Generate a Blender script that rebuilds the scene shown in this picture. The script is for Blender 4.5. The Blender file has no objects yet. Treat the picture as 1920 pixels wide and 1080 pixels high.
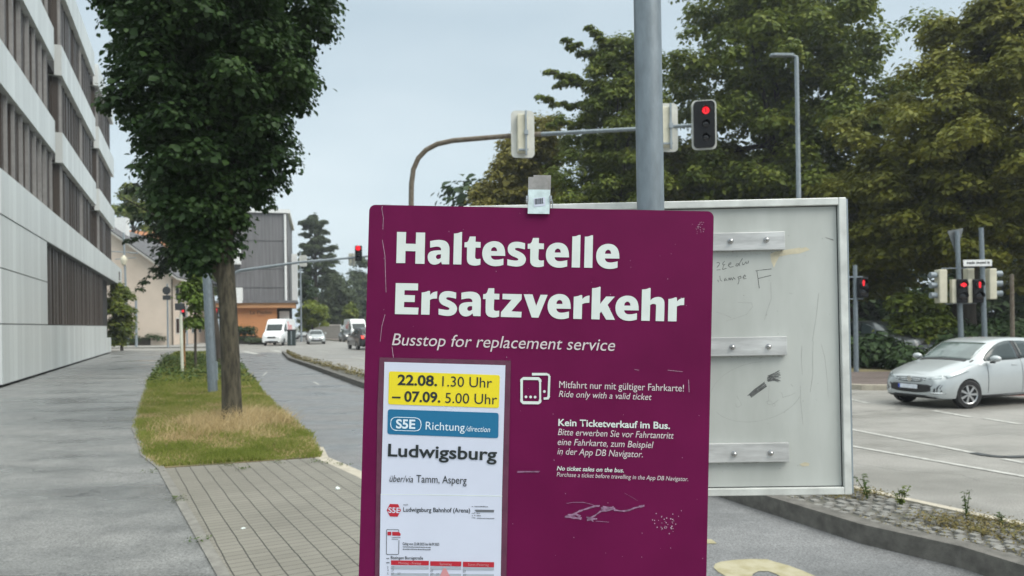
import bpy, bmesh, math, random
import numpy as np
from mathutils import Vector, Matrix

# ------------------------------------------------------------------ camera, world, sun, exposure
S = bpy.context.scene
COL = S.collection
R = math.radians
ROLL = R(.7); FPX = 1400.0; CAMZ = 1.9
cr = Vector((math.cos(ROLL), 0, -math.sin(ROLL))); cu = Vector((math.sin(ROLL), 0, math.cos(ROLL))); cy = Vector((0, 1, 0))
CAM = Vector((0, 0, CAMZ))
cd = bpy.data.cameras.new('camera'); cam = bpy.data.objects.new('camera', cd); COL.objects.link(cam)
mw = Matrix.Identity(4)
for i in range(3):
    mw[i][0] = cr[i]; mw[i][1] = cu[i]; mw[i][2] = -cy[i]; mw[i][3] = CAM[i]
cam.matrix_world = mw
cd.sensor_width = 36; cd.lens = 36 * FPX / 1920; cd.shift_y = 66 / 1920
cd.clip_start = .05; cd.clip_end = 5000
cd.dof.use_dof = True; cd.dof.focus_distance = 1.34; cd.dof.aperture_fstop = 9.0
S.camera = cam

SUN_EL, SUN_ROT = R(50), R(125)
world = bpy.data.worlds.new("World"); S.world = world; world.use_nodes = True
wn = world.node_tree; wn.nodes.clear()
w_out = wn.nodes.new('ShaderNodeOutputWorld'); w_bg = wn.nodes.new('ShaderNodeBackground')
w_sky = wn.nodes.new('ShaderNodeTexSky'); w_sky.sky_type = 'NISHITA'; w_sky.sun_disc = False
w_sky.sun_elevation = SUN_EL; w_sky.sun_rotation = SUN_ROT
w_sky.air_density = 1.4; w_sky.dust_density = 5.0; w_sky.ozone_density = 1.5
w_hsv = wn.nodes.new('ShaderNodeHueSaturation'); w_hsv.inputs['Saturation'].default_value = .32
w_tc = wn.nodes.new('ShaderNodeTexCoord')
w_map = wn.nodes.new('ShaderNodeMapping'); w_map.inputs['Scale'].default_value = (1.2, 1.2, 3.5)
w_noi = wn.nodes.new('ShaderNodeTexNoise'); w_noi.inputs['Scale'].default_value = 1.6; w_noi.inputs['Detail'].default_value = 4
w_rmp = wn.nodes.new('ShaderNodeValToRGB')          # the overcast: a pale cloud deck, uneven, brighter overhead
w_rmp.color_ramp.elements[0].position = .3; w_rmp.color_ramp.elements[0].color = (5.5, 6.9, 7.75, 1)
w_rmp.color_ramp.elements[1].position = .75; w_rmp.color_ramp.elements[1].color = (7.2, 8.4, 9.0, 1)
w_sep = wn.nodes.new('ShaderNodeSeparateXYZ')
w_el = wn.nodes.new('ShaderNodeValToRGB'); er = w_el.color_ramp        # brightness over elevation (sine): hazy at the horizon, greyer above it, bright overhead
er.elements[0].position = 0; er.elements[0].color = (1.02, 1.0, .97, 1); er.elements[1].position = 1; er.elements[1].color = (3.4, 2.95, 2.6, 1)
for ps, cc in ((.16, (.88, .88, .88)), (.38, (.74, .75, .77)), (.5, (1.05, 1.0, .96)), (.7, (2.4, 2.15, 1.95))):
    e_ = er.elements.new(ps); e_.color = (*cc, 1)
w_vm = wn.nodes.new('ShaderNodeVectorMath'); w_vm.operation = 'MULTIPLY'
w_mix = wn.nodes.new('ShaderNodeMix'); w_mix.data_type = 'RGBA'; w_mix.inputs[0].default_value = .8
L = wn.links.new
L(w_sky.outputs[0], w_hsv.inputs['Color']); L(w_tc.outputs['Generated'], w_map.inputs[0]); L(w_map.outputs[0], w_noi.inputs['Vector'])
L(w_noi.outputs['Fac'], w_rmp.inputs[0]); L(w_tc.outputs['Generated'], w_sep.inputs[0])
L(w_sep.outputs['Z'], w_el.inputs[0])
L(w_rmp.outputs[0], w_vm.inputs[0]); L(w_el.outputs[0], w_vm.inputs[1])
L(w_hsv.outputs[0], w_mix.inputs[6]); L(w_vm.outputs[0], w_mix.inputs[7])
L(w_mix.outputs[2], w_bg.inputs['Color']); L(w_bg.outputs[0], w_out.inputs['Surface'])
w_bg.inputs['Strength'].default_value = .085
sd = bpy.data.lights.new('sun', 'SUN'); sd.energy = 1.6; sd.angle = R(40); sd.color = (1, .93, .84)
sun = bpy.data.objects.new('sun', sd); COL.objects.link(sun)
sv = Vector((math.sin(SUN_ROT) * math.cos(SUN_EL), math.cos(SUN_ROT) * math.cos(SUN_EL), math.sin(SUN_EL)))
sun.rotation_euler = sv.to_track_quat('Z', 'Y').to_euler(); sun.location = (0, 0, 60)
S.view_settings.view_transform = 'Standard'; S.view_settings.look = 'None'; S.view_settings.gamma = 1
S.view_settings.exposure = 0.68
S.cycles.max_bounces = 6; S.cycles.transparent_max_bounces = 8

# ------------------------------------------------------------------ helpers
def ray(px, py): return cr * ((px - 960) / FPX) - cu * ((py - 606) / FPX) + cy
def at(px, py, Y): return CAM + ray(px, py) * Y           # a place Y metres ahead
def G(px, py, z=0):                                       # a place on the ground
    d = ray(px, py); return CAM + d * ((z - CAMZ) / d.z)

def tag(o, label=None, cat=None, group=None, kind=None):
    if label: o['label'] = label
    if cat: o['category'] = cat
    if group: o['group'] = group
    if kind: o['kind'] = kind
    return o
def empty(name, loc=(0, 0, 0), rz=0, label=None, cat=None, group=None):
    o = bpy.data.objects.new(name, None); COL.objects.link(o); o.empty_display_size = .3
    o.location = loc; o.rotation_euler = (0, 0, rz)
    return tag(o, label, cat, group)
def children(o): return [c for c in bpy.data.objects if c.parent == o]
def copy_tree(o, parent=None):
    c = o.copy(); COL.objects.link(c)
    if parent: c.parent = parent; c.matrix_parent_inverse = o.matrix_parent_inverse
    for ch in children(o): copy_tree(ch, c)
    return c

class MB:
    def __init__(s): s.v = []; s.f = []; s.sm = []
    def add(s, vs, fs, smooth=False):
        b = len(s.v); s.v += [tuple(v) for v in vs]; s.f += [tuple(i + b for i in f) for f in fs]; s.sm += [smooth] * len(fs)
        return s
    def box(s, x0, x1, y0, y1, z0, z1, M=None, bev=0):
        if bev > 0:
            bm = bmesh.new(); bmesh.ops.create_cube(bm, size=1)
            for v in bm.verts: v.co = Vector(((x0 + x1) / 2 + v.co.x * (x1 - x0), (y0 + y1) / 2 + v.co.y * (y1 - y0), (z0 + z1) / 2 + v.co.z * (z1 - z0)))
            bmesh.ops.bevel(bm, geom=list(bm.edges), offset=bev, segments=2, affect='EDGES', profile=.5)
            bm.verts.index_update()
            vs = [v.co.copy() for v in bm.verts]; fs = [[v.index for v in f.verts] for f in bm.faces]; bm.free()
        else:
            vs = [Vector(p) for p in ((x0, y0, z0), (x1, y0, z0), (x1, y1, z0), (x0, y1, z0), (x0, y0, z1), (x1, y0, z1), (x1, y1, z1), (x0, y1, z1))]
            fs = [(0, 3, 2, 1), (4, 5, 6, 7), (0, 1, 5, 4), (1, 2, 6, 5), (2, 3, 7, 6), (3, 0, 4, 7)]
        if M is not None: vs = [M @ v for v in vs]
        return s.add(vs, fs)
    def tube(s, pts, rad, n=10, cap=True):
        pts = [Vector(p) for p in pts]
        if not hasattr(rad, '__len__'): rad = [rad] * len(pts)
        vs = []; fs = []; prev = None
        for i, p in enumerate(pts):
            t = (pts[min(i + 1, len(pts) - 1)] - pts[max(i - 1, 0)]).normalized()
            a = Vector((1, 0, 0)) if abs(t.x) < .9 else Vector((0, 1, 0))
            if prev is not None: a = prev
            u = (a - t * a.dot(t)).normalized(); prev = u; w = t.cross(u)
            for k in range(n):
                q = 2 * math.pi * k / n; vs.append(p + (u * math.cos(q) + w * math.sin(q)) * rad[i])
        for i in range(len(pts) - 1):
            for k in range(n):
                fs.append((i * n + k, i * n + (k + 1) % n, (i + 1) * n + (k + 1) % n, (i + 1) * n + k))
        s.add(vs, fs, True)
        if cap:
            s.add(vs[:n], [tuple(range(n))[::-1]]); s.add(vs[-n:], [tuple(range(n))])
        return s
    def prism(s, poly, z0, z1):                            # outline in x, y, extruded in z
        n = len(poly)
        a = sum(poly[i][0] * poly[(i + 1) % n][1] - poly[(i + 1) % n][0] * poly[i][1] for i in range(n))
        if a < 0: poly = poly[::-1]
        vs = [(p[0], p[1], z0) for p in poly] + [(p[0], p[1], z1) for p in poly]
        fs = [tuple(range(n))[::-1], tuple(range(n, 2 * n))] + [(i, (i + 1) % n, n + (i + 1) % n, n + i) for i in range(n)]
        return s.add(vs, fs)
    def plate(s, poly, y0, y1):                            # outline in x, z, extruded in y
        n = len(poly)
        a = sum(poly[i][0] * poly[(i + 1) % n][1] - poly[(i + 1) % n][0] * poly[i][1] for i in range(n))
        if a < 0: poly = poly[::-1]
        vs = [(p[0], y0, p[1]) for p in poly] + [(p[0], y1, p[1]) for p in poly]
        fs = [tuple(range(n)), tuple(range(n, 2 * n))[::-1]] + [(i, n + i, n + (i + 1) % n, (i + 1) % n) for i in range(n)]
        return s.add(vs, fs)
    def lathe(s, prof, n=20, M=None, cap=True):                      # (r, h) about z
        vs = []; fs = []
        for r_, h in prof:
            for k in range(n):
                q = 2 * math.pi * k / n; vs.append(Vector((r_ * math.cos(q), r_ * math.sin(q), h)))
        for i in range(len(prof) - 1):
            for k in range(n): fs.append((i * n + k, i * n + (k + 1) % n, (i + 1) * n + (k + 1) % n, (i + 1) * n + k))
        if M is not None: vs = [M @ v for v in vs]
        s.add(vs, fs, True)
        if cap: s.add(vs[:n], [tuple(range(n))[::-1]]); s.add(vs[-n:], [tuple(range(n))])
        return s
    def build(s, name, mat, parent=None, angle=40):
        me = bpy.data.meshes.new(name); me.from_pydata(s.v, [], s.f)
        me.polygons.foreach_set('use_smooth', s.sm)
        me.validate(); me.update()
        if any(s.sm): me.set_sharp_from_angle(angle=R(angle))
        if mat: me.materials.append(mat)
        o = bpy.data.objects.new(name, me); COL.objects.link(o)
        if parent: o.parent = parent
        return o
def rrect(x0, x1, z0, z1, r, n=5):
    out = []
    for cx, cz, a in ((x1 - r, z1 - r, 0), (x0 + r, z1 - r, 90), (x0 + r, z0 + r, 180), (x1 - r, z0 + r, 270)):
        for k in range(n + 1):
            q = R(a + 90 * k / n); out.append((cx + r * math.cos(q), cz + r * math.sin(q)))
    return out
def disc(cx, cz, r, n=18): return [(cx + r * math.cos(2 * math.pi * k / n), cz + r * math.sin(2 * math.pi * k / n)) for k in range(n)]

# ------------------------------------------------------------------ materials
def nd(nt, t, **kw):
    n = nt.nodes.new(t)
    for k, v in kw.items(): setattr(n, k, v)
    return n
def mat(name, col, rough=.6, metal=0, var=.12, scale=4, col2=None, bump=0, bscale=60, spec=.5, stretch=(1, 1, 1), rvar=0, coat=0, detail=5, pos=(.35, .65)):
    m = bpy.data.materials.new(name); m.use_nodes = True; nt = m.node_tree; b = nt.nodes['Principled BSDF']
    b.inputs['Roughness'].default_value = rough; b.inputs['Metallic'].default_value = metal
    b.inputs['Specular IOR Level'].default_value = spec; b.inputs['Coat Weight'].default_value = coat
    tc = nd(nt, 'ShaderNodeTexCoord'); mp = nd(nt, 'ShaderNodeMapping'); mp.inputs['Scale'].default_value = stretch
    nt.links.new(tc.outputs['Object'], mp.inputs[0])
    no = nd(nt, 'ShaderNodeTexNoise'); no.inputs['Scale'].default_value = scale; no.inputs['Detail'].default_value = detail; no.inputs['Roughness'].default_value = .6
    nt.links.new(mp.outputs[0], no.inputs['Vector'])
    rp = nd(nt, 'ShaderNodeValToRGB')
    c2 = col2 or tuple(min(1, c * (1 + var)) for c in col); c1 = col if col2 else tuple(c * (1 - var) for c in col)
    rp.color_ramp.elements[0].position = pos[0]; rp.color_ramp.elements[0].color = (*c1, 1)
    rp.color_ramp.elements[1].position = pos[1]; rp.color_ramp.elements[1].color = (*c2, 1)
    nt.links.new(no.outputs['Fac'], rp.inputs[0]); nt.links.new(rp.outputs[0], b.inputs['Base Color'])
    if rvar:
        mr = nd(nt, 'ShaderNodeMapRange'); mr.inputs['From Min'].default_value = .3; mr.inputs['From Max'].default_value = .7
        mr.inputs['To Min'].default_value = max(.05, rough - rvar); mr.inputs['To Max'].default_value = min(1, rough + rvar)
        nt.links.new(no.outputs['Fac'], mr.inputs['Value']); nt.links.new(mr.outputs[0], b.inputs['Roughness'])
    if bump:
        n2 = nd(nt, 'ShaderNodeTexNoise'); n2.inputs['Scale'].default_value = bscale; n2.inputs['Detail'].default_value = 4
        nt.links.new(mp.outputs[0], n2.inputs['Vector'])
        bp = nd(nt, 'ShaderNodeBump'); bp.inputs['Strength'].default_value = bump; bp.inputs['Distance'].default_value = .02
        nt.links.new(n2.outputs['Fac'], bp.inputs['Height']); nt.links.new(bp.outputs[0], b.inputs['Normal'])
    return m
def emit(name, col, strength):
    m = bpy.data.materials.new(name); m.use_nodes = True; b = m.node_tree.nodes['Principled BSDF']
    b.inputs['Base Color'].default_value = (*[c * .5 for c in col], 1); b.inputs['Emission Color'].default_value = (*col, 1); b.inputs['Emission Strength'].default_value = strength
    return m
def leafmat(name, cols, trans=.25, rough=.5):
    m = bpy.data.materials.new(name); m.use_nodes = True; nt = m.node_tree; b = nt.nodes['Principled BSDF']
    g = nd(nt, 'ShaderNodeNewGeometry'); rp = nd(nt, 'ShaderNodeValToRGB')
    rp.color_ramp.elements[0].color = (*cols[0], 1); rp.color_ramp.elements[1].color = (*cols[-1], 1)
    for i, c in enumerate(cols[1:-1]):
        e = rp.color_ramp.elements.new((i + 1) / (len(cols) - 1)); e.color = (*c, 1)
    tc = nd(nt, 'ShaderNodeTexCoord'); no = nd(nt, 'ShaderNodeTexNoise'); no.inputs['Scale'].default_value = .9; no.inputs['Detail'].default_value = 2
    nt.links.new(tc.outputs['Object'], no.inputs['Vector'])
    mx = nd(nt, 'ShaderNodeMath', operation='MULTIPLY_ADD'); mx.inputs[1].default_value = .55
    nt.links.new(g.outputs['Random Per Island'], mx.inputs[0])
    m2 = nd(nt, 'ShaderNodeMapRange'); m2.inputs['From Min'].default_value = .3; m2.inputs['From Max'].default_value = .7; m2.inputs['To Max'].default_value = .45
    nt.links.new(no.outputs['Fac'], m2.inputs['Value']); nt.links.new(m2.outputs[0], mx.inputs[2])
    nt.links.new(mx.outputs[0], rp.inputs[0]); nt.links.new(rp.outputs[0], b.inputs['Base Color'])
    b.inputs['Roughness'].default_value = rough; b.inputs['Specular IOR Level'].default_value = .14
    if trans:
        t = nd(nt, 'ShaderNodeBsdfTranslucent'); mi = nd(nt, 'ShaderNodeMixShader'); mi.inputs[0].default_value = trans
        nt.links.new(rp.outputs[0], t.inputs['Color']); nt.links.new(b.outputs[0], mi.inputs[1]); nt.links.new(t.outputs[0], mi.inputs[2])
        nt.links.new(mi.outputs[0], nt.nodes['Material Output'].inputs['Surface'])
    return m

def asphalt(name, c1, c2, wet=.35, spots=1.0):
    """asphalt: aggregate grain, broad patches, damp smoother areas, a few drawn-out cracks"""
    m = bpy.data.materials.new(name); m.use_nodes = True; nt = m.node_tree; b = nt.nodes['Principled BSDF']; k = nt.links.new
    tc = nd(nt, 'ShaderNodeTexCoord')
    def noise(sc, det, st=(1, 1, 1), rz=0):
        mp = nd(nt, 'ShaderNodeMapping'); mp.inputs['Scale'].default_value = st; mp.inputs['Rotation'].default_value = (0, 0, rz)
        n = nd(nt, 'ShaderNodeTexNoise'); n.inputs['Scale'].default_value = sc; n.inputs['Detail'].default_value = det
        k(tc.outputs['Object'], mp.inputs[0]); k(mp.outputs[0], n.inputs['Vector']); return n
    big = noise(.55, 5, (.6, 1.6, 1)); grain = noise(70, 4); mid = noise(3.2, 6)
    rp = nd(nt, 'ShaderNodeValToRGB'); rp.color_ramp.elements[0].position = .3; rp.color_ramp.elements[1].position = .7
    rp.color_ramp.elements[0].color = (*c1, 1); rp.color_ramp.elements[1].color = (*c2, 1)
    add = nd(nt, 'ShaderNodeMath', operation='MULTIPLY_ADD'); add.inputs[1].default_value = .55
    k(big.outputs['Fac'], add.inputs[0])
    a2 = nd(nt, 'ShaderNodeMath', operation='MULTIPLY'); a2.inputs[1].default_value = .45
    k(mid.outputs['Fac'], a2.inputs[0]); k(a2.outputs[0], add.inputs[2]); k(add.outputs[0], rp.inputs[0])
    gr = nd(nt, 'ShaderNodeMapRange'); gr.inputs['From Min'].default_value = .3; gr.inputs['From Max'].default_value = .7; gr.inputs['To Min'].default_value = .5; gr.inputs['To Max'].default_value = 1.52
    k(grain.outputs['Fac'], gr.inputs['Value'])
    vm = nd(nt, 'ShaderNodeVectorMath', operation='SCALE'); k(rp.outputs[0], vm.inputs[0]); k(gr.outputs[0], vm.inputs['Scale'])
    # fine cracks and sealed seams wandering across it
    wv = noise(1.3, 3); wm = nd(nt, 'ShaderNodeVectorMath', operation='MULTIPLY_ADD'); wm.inputs[1].default_value = (1.1, 1.1, 0); k(wv.outputs['Color'], wm.inputs[0]); k(tc.outputs['Object'], wm.inputs[2])
    vo = nd(nt, 'ShaderNodeTexVoronoi', feature='DISTANCE_TO_EDGE'); vo.inputs['Scale'].default_value = .16; k(wm.outputs[0], vo.inputs['Vector'])
    cl_ = nd(nt, 'ShaderNodeMapRange'); cl_.inputs['From Min'].default_value = .0012; cl_.inputs['From Max'].default_value = .0035; cl_.inputs['To Min'].default_value = .62; k(vo.outputs['Distance'], cl_.inputs['Value'])
    v3 = nd(nt, 'ShaderNodeVectorMath', operation='SCALE'); k(vm.outputs[0], v3.inputs[0]); k(cl_.outputs[0], v3.inputs['Scale'])
    k(v3.outputs[0], b.inputs['Base Color'])
    wr = nd(nt, 'ShaderNodeMapRange'); wr.inputs['From Min'].default_value = .38; wr.inputs['From Max'].default_value = .6
    wr.inputs['To Min'].default_value = wet; wr.inputs['To Max'].default_value = .75
    k(big.outputs['Fac'], wr.inputs['Value']); k(wr.outputs[0], b.inputs['Roughness'])
    bp = nd(nt, 'ShaderNodeBump'); bp.inputs['Strength'].default_value = .35; bp.inputs['Distance'].default_value = .008
    k(grain.outputs['Fac'], bp.inputs['Height']); k(bp.outputs[0], b.inputs['Normal'])
    return m

M = {}
M['purple'] = mat('plum_panel', (.116, .0028, .050), .52, rvar=.14, var=.10, scale=5, bump=.01, bscale=400, spec=.16)
M['white_vinyl'] = mat('white_vinyl', (.60, .66, .64), .55, var=.03, scale=30)
M['pink_white'] = mat('thin_white_print', (.56, .51, .53), .55, var=.05, scale=30)
M['scuff'] = mat('scuff_mauve', (.24, .13, .22), .7, var=.4, scale=120)
M['scuff_light'] = mat('scuff_light', (.45, .32, .40), .7, var=.3, scale=200)
M['paper'] = mat('white_paper', (.55, .59, .71), .55, var=.03, scale=6)
M['sleeve'] = mat('laminate_border', (.105, .03, .062), .25, var=.15, scale=30)
M['yellow_print'] = mat('yellow_print', (.72, .60, .012), .5, var=.02)
M['teal_print'] = mat('teal_print', (.004, .13, .27), .5, var=.03)
M['red_print'] = mat('red_print', (.42, .012, .028), .5, var=.04)
M['pink_print'] = mat('pink_print', (.55, .25, .27), .5, var=.04)
M['black_print'] = mat('black_print', (.012, .018, .02), .5, var=.1)
M['grey_print'] = mat('grey_print', (.34, .38, .44), .5, var=.05)
M['dark_grey_print'] = mat('dark_grey_print', (.12, .13, .15), .5, var=.05)
M['light_print'] = mat('light_print', (.62, .72, .80), .5, var=.03)
M['galv'] = mat('galvanised_steel', (.19, .225, .25), .45, .45, var=.16, scale=26, stretch=(1, 1, .35), bump=.05, bscale=120)
M['galv_dull'] = mat('galvanised_steel_dull', (.24, .28, .31), .6, .2, var=.18, scale=14, stretch=(1, 1, .3))
M['zinc'] = mat('zinc_plate', (.56, .67, .69), .42, .1, var=.14, scale=60, bump=.03, bscale=200)
M['dull_metal'] = mat('dull_flat_bar', (.30, .29, .28), .5, .5, var=.2, scale=40)
M['alu'] = mat('aluminium_strip', (.50, .51, .51), .42, .35, var=.2, scale=18, stretch=(.4, 1, 2.2))
M['alu_frame'] = mat('aluminium_frame', (.58, .60, .58), .4, .25, var=.15, scale=12)
M['bolt'] = mat('bolt_steel', (.45, .45, .45), .25, .95, var=.1)
M['rust'] = mat('rusty_paint', (.10, .075, .05), .7, .1, var=.3, scale=12, col2=(.17, .15, .12))
M['marker'] = mat('grey_marker_ink', (.085, .09, .09), .7, var=.25, scale=140)
M['faint_marker'] = mat('faint_marker_ink', (.33, .34, .33), .8, var=.12, scale=90)
M['rust_stain'] = mat('rust_stain', (.50, .46, .34), .6, var=.12, scale=40)
M['dirt'] = mat('board_dirt', (.27, .27, .26), .7, var=.3, scale=60)
M['concrete'] = mat('concrete_kerb', (.20, .195, .18), .8, var=.25, scale=7, bump=.2, bscale=90, col2=(.30, .295, .28))
M['kerb_dark'] = mat('kerb_stone_grey', (.10, .095, .085), .8, var=.3, scale=9, bump=.25, bscale=120)
M['kerb_pale'] = mat('pale_kerb', (.36, .33, .27), .8, var=.15, scale=6, bump=.1)
M['asph_walk'] = asphalt('asphalt_sidewalk', (.095, .098, .097), (.195, .198, .193), .2)
M['asph_lane'] = asphalt('asphalt_bus_lane', (.10, .103, .106), (.172, .175, .178), .26)
M['asph_road'] = asphalt('asphalt_main_road', (.17, .165, .152), (.26, .252, .236), .4)
M['asph_red'] = asphalt('asphalt_reddish_path', (.085, .066, .058), (.12, .095, .085), .5)
M['white_paint'] = mat('road_white', (.34, .34, .32), .7, var=.25, scale=9, pos=(.3, .6))
M['yellow_paint'] = mat('road_yellow', (.25, .225, .125), .7, var=.2, scale=7, col2=(.33, .305, .21), pos=(.35, .6))
M['tar'] = mat('tar_seal', (.055, .06, .066), .35, var=.2)
M['soil'] = mat('grass_soil', (.085, .085, .035), .95, var=.3, scale=3, col2=(.17, .135, .07))
M['edging'] = mat('edging_concrete', (.13, .125, .112), .85, var=.3, scale=8, col2=(.20, .195, .175), bump=.15)
M['far_ground'] = mat('far_ground', (.07, .075, .04), .95, var=.3, scale=.4)
M['cobble_joint'] = mat('cobble_bed', (.085, .083, .07), .95, var=.3, scale=12)
M['cobble'] = mat('granite_cobble', (.165, .162, .15), .8, var=.25, scale=11)
M['alu_panel'] = None
M['fin'] = mat('bronze_fin', (.06, .049, .042), .45, .15, var=.2, scale=1.2, stretch=(3, 3, .3))
M['fin_light'] = mat('pale_fin', (.30, .295, .29), .4, .3, var=.1)
M['dark_glass'] = mat('dark_glass', (.012, .018, .024), .08, 0, var=.2, spec=.8)
M['core'] = mat('dark_core', (.02, .018, .017), .8, var=.1)
M['grout'] = mat('panel_seam', (.13, .14, .14), .7, var=.1)
M['beige'] = mat('beige_render', (.62, .53, .445), .9, var=.05, scale=.6)
M['orange'] = mat('orange_render', (.50, .225, .095), .85, var=.07, scale=.5)
M['peach'] = mat('peach_band', (.52, .27, .13), .85, var=.06, scale=.5)
M['slate'] = mat('slate_roof', (.085, .085, .09), .7, var=.2, scale=2)
M['tiles'] = mat('orange_tiles', (.36, .16, .075), .8, var=.2, scale=3)
M['eave'] = mat('white_eave', (.62, .60, .56), .7, var=.06)
M['clad'] = mat('grey_cladding', (.135, .135, .142), .7, var=.22, scale=1.6, stretch=(3, 3, .12))
M['wwhite'] = mat('white_wall', (.70, .72, .72), .7, var=.05)
M['bark'] = mat('maple_bark', (.026, .023, .015), .95, var=.35, scale=14, stretch=(1, 1, .25), col2=(.082, .072, .048), bump=1.0, bscale=34, pos=(.38, .62))
M['bark_far'] = mat('bark_far', (.05, .043, .035), .95, var=.3, scale=4, stretch=(1, 1, .3))
M['stake'] = mat('tan_stake', (.36, .19, .08), .8, var=.2, scale=6, stretch=(1, 1, .2))
M['stake_pale'] = mat('pale_stake', (.55, .57, .48), .8, var=.15, scale=6, stretch=(1, 1, .2))
M['stake_bar'] = mat('stake_crossbar', (.34, .25, .19), .8, var=.25, scale=6)
M['cream'] = mat('cream_housing', (.55, .53, .42), .55, var=.08)
M['black_plastic'] = mat('black_plastic', (.010, .011, .013), .5, var=.15, spec=.18)
M['sign_back'] = mat('sign_back_grey', (.15, .165, .17), .6, .2, var=.1)
M['sign_dark'] = mat('sign_back_dark', (.035, .04, .045), .6, .2, var=.1)
M['sig_white'] = mat('signal_board_white', (.52, .53, .50), .6, var=.1, scale=3)
M['bin'] = mat('dark_green_cabinet', (.018, .032, .032), .5, var=.15)
M['car_silver'] = mat('silver_paint', (.40, .43, .44), .3, .3, var=.03, scale=2, coat=.6)
M['car_white'] = mat('white_paint_car', (.74, .77, .78), .35, 0, var=.02, coat=.5)
M['car_grey'] = mat('grey_paint_car', (.10, .11, .115), .3, .5, var=.05, coat=.6)
M['car_dark'] = mat('dark_paint_car', (.025, .027, .03), .3, .4, var=.05, coat=.6)
M['car_glass'] = mat('car_glass', (.035, .048, .05), .12, 0, var=.15, spec=.4)
M['van_glass'] = mat('van_glass', (.05, .06, .062), .3, 0, var=.25, scale=3, spec=.12)
M['wind_glass'] = mat('windscreen_glass', (.10, .13, .125), .08, 0, var=.25, scale=2, spec=.8)
M['car_trim'] = mat('black_trim', (.014, .015, .017), .5, var=.1)
M['tyre'] = mat('tyre_rubber', (.014, .014, .015), .8, var=.15)
M['rim'] = mat('alloy_rim', (.42, .43, .44), .32, .8, var=.08)
M['chrome'] = mat('chrome', (.62, .64, .65), .14, .95, var=.03)
M['lamp_glass'] = mat('lamp_glass', (.34, .38, .39), .16, .3, var=.15, scale=14, spec=.9)
M['plate'] = mat('number_plate', (.62, .66, .72), .5, var=.15, scale=18)
M['plate_blue'] = mat('plate_blue', (.02, .06, .40), .5, var=.05)
M['red_lens'] = mat('red_lens', (.25, .008, .006), .25, var=.1)
M['lit_red'] = emit('lit_red', (1, .014, .028), .7)
M['lit_tail'] = emit('lit_tail', (1, .07, .05), 1.0)
M['lit_white'] = emit('lit_white', (1, .97, .9), 1.5)
M['dead_lens'] = mat('unlit_lens', (.012, .012, .014), .2, var=.1)
M['leaf_maple'] = leafmat('leaf_maple', [(.020, .043, .015), (.033, .066, .02), (.056, .10, .026)], .3, .45)
M['leaf_young'] = leafmat('leaf_young', [(.09, .15, .03), (.14, .21, .045), (.19, .25, .06)], .45)
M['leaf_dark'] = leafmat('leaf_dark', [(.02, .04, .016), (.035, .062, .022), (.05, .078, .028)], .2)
M['leaf_mid'] = leafmat('leaf_mid', [(.055, .088, .016), (.118, .155, .026), (.215, .24, .042)], .3)
M['leaf_olive'] = leafmat('leaf_olive', [(.078, .092, .015), (.15, .16, .026), (.26, .25, .045)], .3)
M['leaf_yellow'] = leafmat('leaf_yellow', [(.13, .128, .028), (.21, .195, .044), (.29, .25, .065)], .3)
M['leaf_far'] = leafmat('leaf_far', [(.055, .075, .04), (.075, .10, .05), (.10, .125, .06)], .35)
M['leaf_lime'] = leafmat('leaf_lime', [(.12, .16, .02), (.18, .23, .03), (.24, .27, .05)], .3)
M['grass'] = leafmat('grass_blades', [(.13, .17, .03), (.23, .27, .06), (.42, .36, .15)], .45)
M['straw'] = leafmat('straw_blades', [(.30, .22, .10), (.46, .36, .19), (.62, .50, .30)], .2)
M['weed'] = leafmat('weed_leaves', [(.04, .075, .02), (.07, .11, .03), (.12, .14, .05)], .25)
M['moss'] = leafmat('moss_bits', [(.11, .10, .03), (.17, .135, .05), (.10, .12, .04)], .15)

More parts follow.
